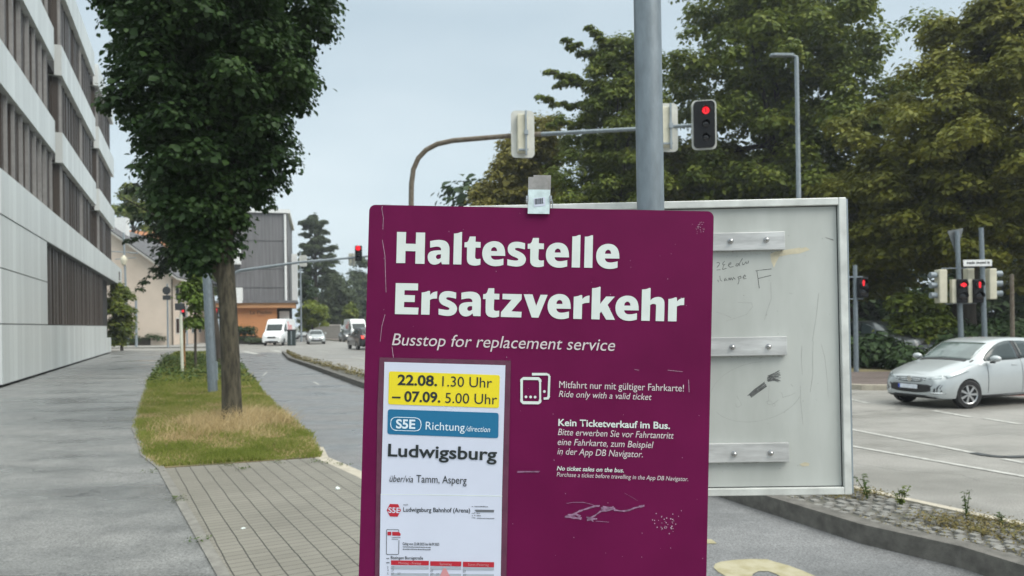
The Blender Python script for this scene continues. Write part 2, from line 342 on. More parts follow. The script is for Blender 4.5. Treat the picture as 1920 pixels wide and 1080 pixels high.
def panel_mat(name, col, pitch, seam=.012):
    """metal panels: each vertical panel a slightly different sheet, thin seams between them (building's own y axis)"""
    m = bpy.data.materials.new(name); m.use_nodes = True; nt = m.node_tree; b = nt.nodes['Principled BSDF']; k = nt.links.new
    tc = nd(nt, 'ShaderNodeTexCoord'); sp = nd(nt, 'ShaderNodeSeparateXYZ'); k(tc.outputs['Object'], sp.inputs[0])
    dv = nd(nt, 'ShaderNodeMath', operation='DIVIDE'); dv.inputs[1].default_value = pitch; k(sp.outputs['Y'], dv.inputs[0])
    fl = nd(nt, 'ShaderNodeMath', operation='FLOOR'); k(dv.outputs[0], fl.inputs[0])
    fr = nd(nt, 'ShaderNodeMath', operation='FRACT'); k(dv.outputs[0], fr.inputs[0])
    wn_ = nd(nt, 'ShaderNodeTexWhiteNoise', noise_dimensions='1D'); k(fl.outputs[0], wn_.inputs['W'])
    no = nd(nt, 'ShaderNodeTexNoise'); mpp = nd(nt, 'ShaderNodeMapping'); mpp.inputs['Scale'].default_value = (1, 4, .35); k(tc.outputs['Object'], mpp.inputs[0]); no.inputs['Scale'].default_value = .9; no.inputs['Detail'].default_value = 6; k(mpp.outputs[0], no.inputs['Vector'])
    a = nd(nt, 'ShaderNodeMath', operation='MULTIPLY_ADD'); a.inputs[1].default_value = .2; a.inputs[2].default_value = .80; k(wn_.outputs['Value'], a.inputs[0])
    a2 = nd(nt, 'ShaderNodeMath', operation='MULTIPLY_ADD'); a2.inputs[1].default_value = .22; k(no.outputs['Fac'], a2.inputs[0]); k(a.outputs[0], a2.inputs[2])
    lt = nd(nt, 'ShaderNodeMath', operation='LESS_THAN'); lt.inputs[1].default_value = seam; k(fr.outputs[0], lt.inputs[0])
    s2 = nd(nt, 'ShaderNodeMath', operation='MULTIPLY_ADD'); s2.inputs[1].default_value = -.4; k(lt.outputs[0], s2.inputs[0]); k(a2.outputs[0], s2.inputs[2])
    vm = nd(nt, 'ShaderNodeVectorMath', operation='SCALE'); vm.inputs[0].default_value = col; k(s2.outputs[0], vm.inputs['Scale']); k(vm.outputs[0], b.inputs['Base Color'])
    b.inputs['Roughness'].default_value = .42; b.inputs['Metallic'].default_value = .15
    return m
M['alu_panel'] = panel_mat('pale_metal_panels', (.60, .635, .63), .62, .02)

def paver_mat():
    """long dark joints along the street, fine cross joints between the narrow pavers"""
    m = bpy.data.materials.new('pavers'); m.use_nodes = True; nt = m.node_tree; b = nt.nodes['Principled BSDF']; k = nt.links.new
    tc = nd(nt, 'ShaderNodeTexCoord'); mp = nd(nt, 'ShaderNodeMapping'); mp.inputs['Rotation'].default_value = (0, 0, R(-29)); k(tc.outputs['Object'], mp.inputs[0])
    wob = nd(nt, 'ShaderNodeTexNoise'); wob.inputs['Scale'].default_value = 2.5; k(mp.outputs[0], wob.inputs['Vector'])
    sp = nd(nt, 'ShaderNodeSeparateXYZ'); k(mp.outputs[0], sp.inputs[0])
    w1 = nd(nt, 'ShaderNodeMath', operation='MULTIPLY_ADD'); w1.inputs[1].default_value = .022; k(wob.outputs['Fac'], w1.inputs[0]); k(sp.outputs['X'], w1.inputs[2])
    def joint(src, pitch, width):
        d = nd(nt, 'ShaderNodeMath', operation='DIVIDE'); d.inputs[1].default_value = pitch; k(src, d.inputs[0])
        f = nd(nt, 'ShaderNodeMath', operation='FRACT'); k(d.outputs[0], f.inputs[0])
        l = nd(nt, 'ShaderNodeMath', operation='LESS_THAN'); l.inputs[1].default_value = width / pitch; k(f.outputs[0], l.inputs[0])
        fl = nd(nt, 'ShaderNodeMath', operation='FLOOR'); k(d.outputs[0], fl.inputs[0]); return l, fl
    j1, r1 = joint(w1.outputs[0], .167, .010)
    off = nd(nt, 'ShaderNodeMath', operation='MULTIPLY_ADD'); off.inputs[1].default_value = .037; k(r1.outputs[0], off.inputs[0]); k(sp.outputs['Y'], off.inputs[2])
    j2, r2 = joint(off.outputs[0], .10, .010)
    cv = nd(nt, 'ShaderNodeCombineXYZ'); k(r1.outputs[0], cv.inputs[0]); k(r2.outputs[0], cv.inputs[1])
    wn_ = nd(nt, 'ShaderNodeTexWhiteNoise', noise_dimensions='2D'); k(cv.outputs[0], wn_.inputs['Vector'])
    no = nd(nt, 'ShaderNodeTexNoise'); no.inputs['Scale'].default_value = 1.1; no.inputs['Detail'].default_value = 6; k(mp.outputs[0], no.inputs['Vector'])
    g = nd(nt, 'ShaderNodeTexNoise'); g.inputs['Scale'].default_value = 130; k(mp.outputs[0], g.inputs['Vector'])
    rp = nd(nt, 'ShaderNodeValToRGB'); rp.color_ramp.elements[0].color = (.125, .118, .098, 1); rp.color_ramp.elements[1].color = (.225, .213, .18, 1)
    s1 = nd(nt, 'ShaderNodeMath', operation='MULTIPLY_ADD'); s1.inputs[1].default_value = .22; k(wn_.outputs['Value'], s1.inputs[0]); k(no.outputs['Fac'], s1.inputs[2])
    s2 = nd(nt, 'ShaderNodeMath', operation='MULTIPLY_ADD'); s2.inputs[1].default_value = .3; k(g.outputs['Fac'], s2.inputs[0]); k(s1.outputs[0], s2.inputs[2])
    s3 = nd(nt, 'ShaderNodeMath', operation='SUBTRACT'); s3.inputs[1].default_value = .28; k(s2.outputs[0], s3.inputs[0]); k(s3.outputs[0], rp.inputs[0])
    m1 = nd(nt, 'ShaderNodeMix', data_type='RGBA'); k(j2.outputs[0], m1.inputs[0]); k(rp.outputs[0], m1.inputs[6])
    dk = nd(nt, 'ShaderNodeVectorMath', operation='SCALE'); dk.inputs['Scale'].default_value = .38; k(rp.outputs[0], dk.inputs[0]); k(dk.outputs[0], m1.inputs[7])
    m2 = nd(nt, 'ShaderNodeMix', data_type='RGBA'); k(j1.outputs[0], m2.inputs[0]); k(m1.outputs[2], m2.inputs[6]); m2.inputs[7].default_value = (.03, .028, .022, 1)
    k(m2.outputs[2], b.inputs['Base Color']); b.inputs['Roughness'].default_value = .62
    jj = nd(nt, 'ShaderNodeMath', operation='MAXIMUM'); k(j1.outputs[0], jj.inputs[0]); k(j2.outputs[0], jj.inputs[1])
    iv = nd(nt, 'ShaderNodeMath', operation='SUBTRACT'); iv.inputs[0].default_value = 1; k(jj.outputs[0], iv.inputs[1])
    bp = nd(nt, 'ShaderNodeBump'); bp.inputs['Strength'].default_value = .3; bp.inputs['Distance'].default_value = .01; k(iv.outputs[0], bp.inputs['Height']); k(bp.outputs[0], b.inputs['Normal'])
    return m
M['pavers'] = paver_mat()
# ------------------------------------------------------------------ the ground and the streets
rng = np.random.default_rng(11); random.seed(5)
def sheet(name, pts, z, m, kind='structure'):
    o = MB().add([(p[0], p[1], z) for p in pts], [tuple(range(len(pts)))]).build(name, m)
    if o.data.polygons[0].normal.z < 0: o.data.flip_normals()
    return tag(o, kind=kind)
def slab(name, pts, z0, z1, m):
    return tag(MB().prism([(p[0], p[1]) for p in pts], z0, z1).build(name, m), kind='structure')
def lane(x0, Y): return x0 - .43 * Y                        # the street runs away to the left

sheet('ground', [(-900, -300), (900, -300), (900, 1500), (-900, 1500)], -.06, M['far_ground'])
ISL_N = [(3.9, 4.2), (3.38, 5.65), (2.92, 6.3), (2.17, 8.12), (.85, 11.1), (-1.3, 15.6), (-4.5, 22.4), (-8.7, 32.5), (-12.3, 41), (-15.9, 51.5)]   # kerb line beside the bus lane
ISL_F = [(6.2, 3.2), (4.6, 6.1), (3.95, 7.35), (3.35, 8.5), (1.7, 12), (-.4, 16.4), (-3.55, 23.2), (-7.9, 33), (-11.7, 41.5), (-15.8, 52.2)]      # kerb line beside the main road
WALK_E = [(-1.0, 3.2), (-2.13, 5.33), (-4.52, 9.45), (-5.2, 10.4), (-5.85, 11.6), (-6.75, 13.2), (-8.3, 16.5), (-12.1, 24.7), (-18.4, 39.5), (-25.6, 57)]   # sidewalk / verge
LANE_E = [(1.9, 2.0), (.2, 5.2), (-1.75, 8.85), (-2.6, 10.1), (-3.4, 12.4), (-5.3, 16.7), (-10.6, 29.5), (-19.0, 50)]    # verge / bus lane
def interp(P, Y):
    for (x0, y0), (x1, y1) in zip(P, P[1:]):
        if y0 <= Y <= y1: return x0 + (x1 - x0) * (Y - y0) / (y1 - y0)
    return P[0][0] if Y < P[0][1] else P[-1][0] - .43 * (Y - P[-1][1])
# main road with the cross street at right
sheet('main_road', [(-30, -25), (70, -25), (70, 19.4), (11.5, 19.4), (9.3, 19.9), (8.3, 21.2)] + [(lane(17.5, Y), Y) for Y in (24, 60, 130, 320)] + [(lane(2.5, Y), Y) for Y in (320, 130, 60)] + [(-27, 62), (-32, 62), (-21, 52), (-19, 50)] + LANE_E[:-1][::-1], 0, M['asph_road'])
sheet('bus_lane', [(p[0], p[1]) for p in LANE_E] + [(-20.6, 53.5), (-17.5, 54)] + [(p[0], p[1]) for p in ISL_N[::-1]] + [(4.4, 2.0)], .004, M['asph_lane'])
sheet('side_street', [(-60, 63), (-32, 57.5), (-21, 57), (-19.5, 52), (-18, 62), (-30, 68), (-60, 72)], .002, M['asph_road'])
# sidewalk, slightly raised
slab('sidewalk', [(-14, -6), (3, -6)] + WALK_E + [(-31, 58.5), (-40, 58.5), (lane(-5.8, 54), 54), (lane(-5.8, 22), 22), (-17, 21), (-40, 18), (-40, -6)], -.05, .12, M['asph_walk'])
# verge soil under the grass
V_L = [p for p in WALK_E if p[1] > 9.4]; V_R = [p for p in LANE_E if p[1] > 10]
slab('verge', [(p[0] + .05, p[1]) for p in V_L] + [(p[0] - .05, p[1]) for p in V_R[::-1]], -.04, .125, M['soil'])
slab('bus_stop_paving', [(-1.0 + .09, 3.2), (-2.13 + .09, 5.33), (-4.52 + .1, 9.42), (-2.66, 10.03), (-1.85, 8.78), (.1, 5.2), (1.8, 2.0), (2.9, -.3), (0.4, -.3)], -.05, .124, M['pavers'])
def strip(name, P, w, z0, z1, m, side=1, kind='structure'):
    """a band w wide along a polyline"""
    mb = MB(); Lp = []; Rp = []
    for i, p in enumerate(P):
        a = Vector(P[max(i - 1, 0)]); b = Vector(P[min(i + 1, len(P) - 1)]); t = (b - a).normalized(); n = Vector((t.y, -t.x)) * side
        Lp.append(Vector(p)); Rp.append(Vector(p) + n * w)
    for i in range(len(P) - 1):
        vs = [(q.x, q.y, z) for z in (z0, z1) for q in (Lp[i], Lp[i + 1], Rp[i + 1], Rp[i])]
        fs = [(4, 5, 6, 7), (0, 1, 5, 4), (2, 3, 7, 6)]
        if i == 0: fs.append((3, 0, 4, 7))
        if i == len(P) - 2: fs.append((1, 2, 6, 5))
        mb.add(vs, fs)
    o = mb.build(name, m)
    bm = bmesh.new(); bm.from_mesh(o.data); bmesh.ops.recalc_face_normals(bm, faces=bm.faces); bm.to_mesh(o.data); bm.free()
    return tag(o, kind=kind)
strip('edging_strip', [(-.2, 1.6)] + WALK_E[:8], .085, -.03, .133, M['edging'])
strip('pale_kerb', [(2.9, -.3), (1.8, 2.0), (.1, 5.2), (-1.85, 8.78), (-2.66, 10.03), (-2.95, 10.9)], .17, -.03, .12, M['kerb_pale'])
strip('island_kerb', [(4.9, 2.2)] + ISL_N, .16, -.02, .17, M['kerb_dark'])
strip('island_back_kerb', [(7.3, 1.2)] + ISL_F, .10, -.02, .12, M['kerb_pale'], -1)
# island bed with rows of granite setts
inn = [(p[0] + .15, p[1] + .05) for p in [(4.9, 2.2)] + ISL_N]; out_ = [(p[0] - .09, p[1] - .04) for p in [(7.3, 1.2)] + ISL_F]
slab('traffic_island', inn + out_[::-1], -.02, .10, M['cobble_joint'])
cb = MB()
def isl(Y, f):
    a = interp(ISL_N, Y) + .18; b = interp(ISL_F, Y) - .13
    return a + (b - a) * f
Y = 4.6
while Y < 24:
    st = .105 if Y < 13 else .2
    n = max(2, int((isl(Y, 1) - isl(Y, 0)) / st))
    for k in range(n):
        if random.random() < .16: continue
        x = isl(Y, (k + .5) / n) + random.uniform(-.012, .012); y = Y + random.uniform(-.012, .012) - (k - n / 2) * .02
        h = .105 + random.uniform(-.004, .012); q = st * random.uniform(.37, .44)
        a = R(25) + random.uniform(-.15, .15); ca, sa = math.cos(a), math.sin(a)
        rot = lambda u, v: (x + u * ca - v * sa, y + u * sa + v * ca)
        vs = [(*rot(u * q, v * q), z) for z, in ((.09,),) for u, v in ((-1, -1), (1, -1), (1, 1), (-1, 1))] + [(*rot(u * q * .8, v * q * .8), h + .012) for u, v in ((-1, -1), (1, -1), (1, 1), (-1, 1))]
        cb.add(vs, [(4, 5, 6, 7), (0, 1, 5, 4), (1, 2, 6, 5), (2, 3, 7, 6), (3, 0, 4, 7)])
    Y += st
tag(cb.build('granite_setts', M['cobble']), kind='stuff', label='rows of grey granite setts paving the traffic island')
# footpath and kerb across the street, woodland floor behind
strip('far_kerb', [(70, 19.4), (11.5, 19.4), (9.3, 19.9), (8.3, 21.2)] + [(lane(17.5, Y), Y) for Y in (24, 60, 130)], .22, -.02, .14, M['kerb_pale'], 1)
slab('far_footpath', [(70, 19.6), (11.5, 19.6), (9.4, 20.1), (8.5, 21.3), (lane(17.7, 24), 24), (lane(17.7, 60), 60), (lane(17.7, 130), 130), (lane(20.5, 130), 130), (lane(20.5, 60), 60), (10.4, 25.2), (70, 25.2)], -.05, .12, M['asph_red'])
slab('woodland_floor', [(10.4, 25.25), (70, 25.25), (70, 120), (lane(20.55, 130), 130), (lane(20.55, 60), 60)], -.05, .115, M['soil'])
slab('far_sidewalk', [(-70, 73), (-30.5, 68.5), (-26, 70), (lane(2.3, 80), 80), (lane(2.3, 200), 200), (-160, 200), (-120, 80)], -.05, .10, M['concrete'])
# painted lines
mk = MB()
def line(p, q, w, z=.008):
    a = Vector(p[:2]); b = Vector(q[:2]); n = (b - a).normalized(); n = Vector((-n.y, n.x)) * w / 2
    mk.add([(a.x - n.x, a.y - n.y, z), (b.x - n.x, b.y - n.y, z), (b.x + n.x, b.y + n.y, z), (a.x + n.x, a.y + n.y, z)], [(0, 1, 2, 3)])
def gl(x0, y0, x1, y1, w): line(G(x0, y0), G(x1, y1), w)
gl(1400, 768, 1832, 851, .11); gl(1880, 861, 2050, 893, .11); gl(1330, 790, 2050, 917, .10)
gl(1748, 770, 1822, 783, .13); gl(1846, 785, 1915, 796, .13); gl(1960, 803, 2040, 815, .13); gl(1560, 741, 1630, 757, .11)
for a in ((458, 659, 482, 664), (512, 657, 528, 660)): gl(*a, .45)
gl(492, 706, 501, 697, .045); gl(588, 716, 598, 722, .06)
for Y in (40, 52, 64, 80, 100): line((lane(9.6, Y), Y), (lane(9.6, Y + 5), Y + 5), .14)
gl(610, 652, 660, 650, .3)
tag(mk.build('road_marking', M['white_paint']), kind='structure')
ym = MB()
yp = [G(x, y) for x, y in ((1338, 1066), (1341, 1059), (1352, 1055), (1375, 1052), (1405, 1050), (1438, 1050.5), (1452, 1055), (1478, 1062), (1505, 1072), (1528, 1082), (1560, 1096), (1590, 1118), (1560, 1132), (1520, 1112), (1490, 1098), (1470, 1087), (1455, 1078), (1440, 1073), (1422, 1073), (1412, 1078), (1408, 1090), (1380, 1094), (1362, 1083), (1346, 1074))]
ym.add([(p.x, p.y, .009) for p in yp], [tuple(range(len(yp)))])
yp = [G(x, y) for x, y in ((1318, 1012), (1334, 1013), (1341, 1018), (1344, 1021), (1318, 1021))]
ym.add([(p.x, p.y, .009) for p in yp], [tuple(range(len(yp)))])
o = tag(ym.build('yellow_road_marking', M['yellow_paint']), kind='structure')
for p in o.data.polygons:
    if p.normal.z < 0: p.flip()
ts = MB(); pts = [G(x, y) for x, y in ((1825, 850), (1850, 855), (1885, 858), (1930, 857), (2000, 860))]
for a, b in zip(pts, pts[1:]):
    n = Vector((-(b - a).y, (b - a).x)).normalized() * .07
    ts.add([(a.x - n.x, a.y - n.y, .012), (b.x - n.x, b.y - n.y, .012), (b.x + n.x, b.y + n.y, .012), (a.x + n.x, a.y + n.y, .012)], [(0, 1, 2, 3)])
tag(ts.build('tar_patch', M['tar']), kind='structure')
sheet('red_cycle_lane', [(11.2, 18.0), (40, 18.0), (40, 19.2), (11.6, 19.2)], .004, mat('red_lane', (.15, .05, .045), .6, var=.2))

# ------------------------------------------------------------------ leaves, grass, plants
def leaf_mesh(name, C, N, U, size, asp, mat_, parent=None, fold=.25):
    """many small leaf faces: centre, normal, direction, size"""
    n = len(C); N = N / np.linalg.norm(N, axis=1, keepdims=True)
    U = U - N * (U * N).sum(1, keepdims=True); U /= np.linalg.norm(U, axis=1, keepdims=True) + 1e-9
    W = np.cross(N, U); s = size[:, None]
    V = np.empty((n, 6, 3)); w = s * asp * .5
    V[:, 0] = C - U * s * .5; V[:, 1] = C - U * s * .12 + W * w + N * s * fold * .3; V[:, 2] = C + U * s * .2 + W * w * .8 + N * s * fold * .25
    V[:, 3] = C + U * s * .55 - N * s * fold * .3; V[:, 4] = C + U * s * .2 - W * w * .8 + N * s * fold * .25; V[:, 5] = C - U * s * .12 - W * w + N * s * fold * .3
    idx = np.arange(n)[:, None] * 6
    F = np.concatenate([idx + np.array([0, 1, 2, 3]), idx + np.array([0, 3, 4, 5])], 1).reshape(-1)
    me = bpy.data.meshes.new(name); me.vertices.add(n * 6); me.vertices.foreach_set('co', V.reshape(-1))
    me.loops.add(n * 8); me.loops.foreach_set('vertex_index', F.astype(np.int32))
    me.polygons.add(n * 2); me.polygons.foreach_set('loop_start', np.arange(n * 2, dtype=np.int32) * 4)
    me.update(calc_edges=True); me.materials.append(mat_)
    o = bpy.data.objects.new(name, me); COL.objects.link(o)
    if parent: o.parent = parent
    return o
def unit(n):
    v = rng.normal(size=(n, 3)); return v / np.linalg.norm(v, axis=1, keepdims=True)
def clump_leaves(cl, n, size, asp, mat_, name='crown', parent=None, squash=.85, inner=.25, droop=.3, up=.75):
    """cl: array of clumps x, y, z, r; leaves thick on the skin of each clump"""
    cl = np.asarray(cl); w = cl[:, 3] ** 2; k = rng.choice(len(cl), n, p=w / w.sum())
    d = unit(n); d[:, 2] = np.where(d[:, 2] < -.3, -d[:, 2] * .6, d[:, 2])
    rr = cl[k, 3] * (inner + (1 - inner) * rng.random(n) ** .45) * (1 + .25 * rng.normal(size=n) * (rng.random(n) < .25))
    C = cl[k, :3] + d * rr[:, None] * np.array([1, 1, squash])
    N = d * .8 + np.array([0, 0, up]) + unit(n) * .55
    U = unit(n) * .7 + d * .5 - np.array([0, 0, droop])
    return leaf_mesh(name, C, N, U, size * np.clip(rng.lognormal(0, .35, n), .45, 1.9), asp, mat_, parent)
def env_clumps(prof, n, r, shell=.62, jit=.1, inset=.35):
    """clumps inside a turned outline: prof rows (z, cx, cy, radius)"""
    P = np.array(prof, float); z = rng.uniform(P[0, 0], P[-1, 0], n * 4)
    rad = np.interp(z, P[:, 0], P[:, 3]); keep = rng.random(n * 4) < rad / P[:, 3].max(); z = z[keep][:n]; rad = rad[keep][:n]; m = len(z)
    a = rng.uniform(0, 2 * math.pi, m); q = np.where(rng.random(m) < .75, rng.uniform(shell, .93, m), rng.uniform(.05, shell, m))
    lum = 1 + jit * np.sin(3 * a + z * 1.7) + jit * np.sin(5 * a - z * 2.3)
    cx = np.interp(z, P[:, 0], P[:, 1]); cyy = np.interp(z, P[:, 0], P[:, 2])
    rs = rng.uniform(r[0], r[1], m)
    rho = np.maximum(0, rad * lum * q - rs * inset)
    return np.stack([cx + np.cos(a) * rho, cyy + np.sin(a) * rho, z, rs], 1)
def trunk_mesh(parent, segs, mat_, name='trunk', n=12):
    mb = MB()
    for pts, rad in segs: mb.tube(pts, rad, n)
    return mb.build(name, mat_, parent, 80)
def limbs(base, top, targets, r0):
    """trunk up to top plus limbs to the given points"""
    b = Vector(base); t = Vector(top); segs = []
    mid = [b.lerp(t, f) + Vector((random.uniform(-1, 1), random.uniform(-1, 1), 0)) * r0 * .25 for f in (.25, .5, .75)]
    segs.append(([b - Vector((0, 0, .1)), b + Vector((0, 0, .12)), *mid, t], [r0 * 1.4, r0 * 1.08, r0, r0 * .95, r0 * .88, r0 * .5]))
    for g in targets:
        g = Vector(g); s = b.lerp(t, random.uniform(.6, .98)); m = s.lerp(g, .5) + Vector((0, 0, (g - s).length * .08))
        segs.append(([s, s.lerp(m, .5), m, m.lerp(g, .5), g], [r0 * .42, r0 * .34, r0 * .26, r0 * .17, r0 * .06]))
    return segs
def make_tree(name, base, ztrunk, cl, n, size, leaf, label, r0, asp=.7, bark='bark_far', group=None, nl=9, cat='tree', **kw):
    t = empty(name, base, 0, label, cat, group); cl = np.asarray(cl); loc = np.array(base)
    cl2 = cl.copy(); cl2[:, :3] -= loc
    sel = cl2[np.argsort(-cl2[:, 3])[:nl * 3]][rng.permutation(min(nl * 3, len(cl2)))[:nl]]
    trunk_mesh(t, limbs((0, 0, 0), (cl2[:, 0].mean() * .5, cl2[:, 1].mean() * .5, ztrunk - base[2]), sel[:, :3], r0), M[bark])
    clump_leaves(cl2, n, size, asp, M[leaf], 'crown', t, **kw)
    return t

def blades(name, P, H, wid, mat_, lean=.45, kind='stuff', label=None):
    n = len(P); a = rng.uniform(0, 2 * math.pi, n); l = H * rng.uniform(0, lean, n)
    side = np.stack([-np.sin(a + 1.3), np.cos(a + 1.3), np.zeros(n)], 1) * wid[:, None] * .5
    tip = P + np.stack([np.cos(a) * l, np.sin(a) * l, H], 1); mid = P + np.stack([np.cos(a) * l * .3, np.sin(a) * l * .3, H * .55], 1)
    V = np.stack([P - side, P + side, mid + side * .7, tip, mid - side * .7], 1)
    idx = np.arange(n)[:, None] * 5 + np.array([0, 1, 2, 3, 4])
    me = bpy.data.meshes.new(name); me.vertices.add(n * 5); me.vertices.foreach_set('co', V.reshape(-1))
    me.loops.add(n * 5); me.loops.foreach_set('vertex_index', idx.reshape(-1).astype(np.int32))
    me.polygons.add(n); me.polygons.foreach_set('loop_start', np.arange(n, dtype=np.int32) * 5)
    me.update(calc_edges=True); me.materials.append(mat_)
    o = bpy.data.objects.new(name, me); COL.objects.link(o); return tag(o, label, kind=kind)
def verge_pts(n, y0, y1, pw=1.0):
    Y = y0 + (y1 - y0) * rng.random(n) ** pw
    a = np.interp(Y, [p[1] for p in WALK_E], [p[0] for p in WALK_E]); b = np.interp(Y, [p[1] for p in LANE_E], [p[0] for p in LANE_E])
    front = 9.45 + (a - -4.52) * 0
    X = a + .06 + (b - a - .06) * rng.random(n) + rng.normal(size=n) * .03
    ok = (Y > 9.5 + (X + 4.52) * .31)
    return np.stack([X[ok], Y[ok], np.full(ok.sum(), .12)], 1)
TX, TY = -5.12, 13.6                                       # the street tree
def dryness(P):                                            # 0 green .. 1 straw, around the tree and in odd patches
    d = np.hypot((P[:, 0] - TX - .25) / 1.15, (P[:, 1] - TY + .9) / 1.9)
    return np.clip(1.25 - d, 0, .72) + .42 * (np.sin(P[:, 0] * 2.1 + P[:, 1] * 1.3) * np.sin(P[:, 1] * 1.6 - P[:, 0] * .9) > .22)
P = verge_pts(95000, 9.45, 24, 1.25); dr = dryness(P); pick = rng.random(len(P)) < np.clip(dr, .06, .75)
Pg = P[~pick]; Ps = P[pick]
P2 = verge_pts(26000, 22, 52, 1.0)
Pall = np.concatenate([Pg, P2]); Hh = np.concatenate([rng.uniform(.03, .085, len(Pg)) * (1 + .6 * np.sin(Pg[:, 0] * 4.1 + 1.7 * Pg[:, 1]) * np.sin(Pg[:, 1] * 3.3)), rng.uniform(.06, .2, len(P2))]); Wd = np.concatenate([rng.uniform(.007, .022, len(Pg)), rng.uniform(.02, .045, len(P2))])
blades('grass', Pall, Hh, Wd, M['grass'], 1.2, label='short green grass of the verge between sidewalk and bus lane')
Pt = np.stack([TX + rng.normal(size=4200) * .72 + .25, TY + rng.normal(size=4200) * .8 - .05, np.full(4200, .12)], 1)
ok = (Pt[:, 0] < np.interp(Pt[:, 1], [p[1] for p in LANE_E], [p[0] for p in LANE_E]) - .05) & (Pt[:, 0] > np.interp(Pt[:, 1], [p[1] for p in WALK_E], [p[0] for p in WALK_E]) + .25); Pt = Pt[ok]
dd = np.hypot(Pt[:, 0] - TX, Pt[:, 1] - TY)
Hs = np.concatenate([rng.uniform(.03, .07, len(Ps)), np.clip(.46 - .2 * dd, .07, .42) * rng.uniform(.3, 1.15, len(Pt))])
blades('dry_grass', np.concatenate([Ps, Pt]), Hs, np.concatenate([rng.uniform(.008, .016, len(Ps)), rng.uniform(.007, .015, len(Pt))]), M['straw'], 1.5, label='straw coloured dry grass around the street tree')
# low broad-leaved weeds further up the verge
Pw = verge_pts(5200, 23, 40, 1.0); n = len(Pw)
hgt = rng.random(n) * np.clip(.12 + (Pw[:, 1] - 23) * .05, .12, .5)
o = leaf_mesh('verge_weeds', Pw + np.stack([np.zeros(n), np.zeros(n), hgt], 1), unit(n) * .6 + np.array([0, 0, .8]), unit(n), rng.uniform(.06, .16, n), .55, M['weed'])
tag(o, 'low green broad-leaved weeds in the verge beyond the tree', kind='stuff')
# moss and small weeds along the back of the island, and in joints of the paving
def isl_pts(n, f0, f1, y0=4.4, y1=14):
    Y = rng.uniform(y0, y1, n); f = rng.uniform(f0, f1, n)
    a = np.interp(Y, [p[1] for p in ISL_N], [p[0] for p in ISL_N]); b = np.interp(Y, [p[1] for p in ISL_F], [p[0] for p in ISL_F])
    lump = np.sin(Y * 5.1) + np.sin(Y * 2.3 + 1) + rng.normal(size=n) * .5; ok = lump > -.35
    return np.stack([a + .16 + (b - a - .25) * f, Y, np.full(n, .108)], 1)[ok]
Pm = np.concatenate([isl_pts(34000, .46, 1.0), isl_pts(5000, .05, .6), isl_pts(7000, .4, 1, 14, 50)]); n = len(Pm); far = Pm[:, 1] > 14
Pm[:, 2] += rng.random(n) ** 2 * np.where(far, .22, .07)
o = leaf_mesh('island_moss', Pm, unit(n) * .5 + np.array([0, 0, .8]), unit(n), rng.uniform(.012, .034, n) * np.where(far, 3.0, 1), .5, M['moss'])
tag(o, 'brown and yellow moss and small weeds among the island setts', kind='stuff')
jw = []
for (px, py) in ((430, 873), (455, 880), (610, 868), (337, 935), (285, 885), (330, 940), (372, 1015), (590, 866), (520, 868), (640, 872)):
    p = G(px, py, .124)
    for _ in range(26): jw.append((p.x + random.gauss(0, .05), p.y + random.gauss(0, .05), .128 + random.random() * .03))
jw = np.array(jw); n = len(jw)
o = leaf_mesh('paving_weeds', jw, unit(n) * .5 + np.array([0, 0, .8]), unit(n), rng.uniform(.015, .04, n), .4, M['weed']); tag(o, 'tiny weeds growing in the joints of the bus stop paving', kind='stuff')
def stem_plant(base, h, ns, n, leaf, label, size=.035, spread=.08):
    t = empty('weed_plant', base, 0, label, 'plant', 'tall weeds on the traffic island')
    mb = MB(); C = []; U = []
    for s in range(ns):
        a = random.uniform(0, 6.28); tip = Vector((math.cos(a) * spread * random.uniform(.2, 1), math.sin(a) * spread * random.uniform(.2, 1), h * random.uniform(.6, 1)))
        pts = [Vector((0, 0, -.01)), tip * .4 + Vector((0, 0, h * .08)), tip]; mb.tube(pts, [.006, .004, .002], 5)
        for k in range(n):
            f = random.uniform(.15, 1); p = pts[1] * (2 * f * (1 - f)) + tip * f * f
            b = random.uniform(0, 6.28); u = Vector((math.cos(b), math.sin(b), random.uniform(-.1, .7))).normalized()
            C.append(p + u * size * .5); U.append(u)
    mb.build('stem', M['weed'], t); C = np.array([tuple(c) for c in C]); U = np.array([tuple(c) for c in U])
    leaf_mesh('leaves', C, unit(len(C)) * .5 + np.array([0, 0, .8]), U, rng.uniform(.7, 1.35, len(C)) * size, .38, M[leaf], t)
    return t
def on_isl(px, py): return G(px, py, .105)
stem_plant(on_isl(1628, 938), .26, 4, 9, 'weed', 'spreading thin weed beside the grey panel lower corner, leftmost on the island', .05, .13)
stem_plant(on_isl(1690, 950), .22, 5, 16, 'leaf_mid', 'bushy dark green weed in the middle of the island moss', .04, .09)
stem_plant(on_isl(1812, 975), .27, 3, 20, 'weed', 'tall upright narrow weed on the island near the right edge of view', .034, .05)
stem_plant(on_isl(1880, 985), .12, 3, 12, 'weed', 'short leafy weed at the right edge of the island', .03, .06)
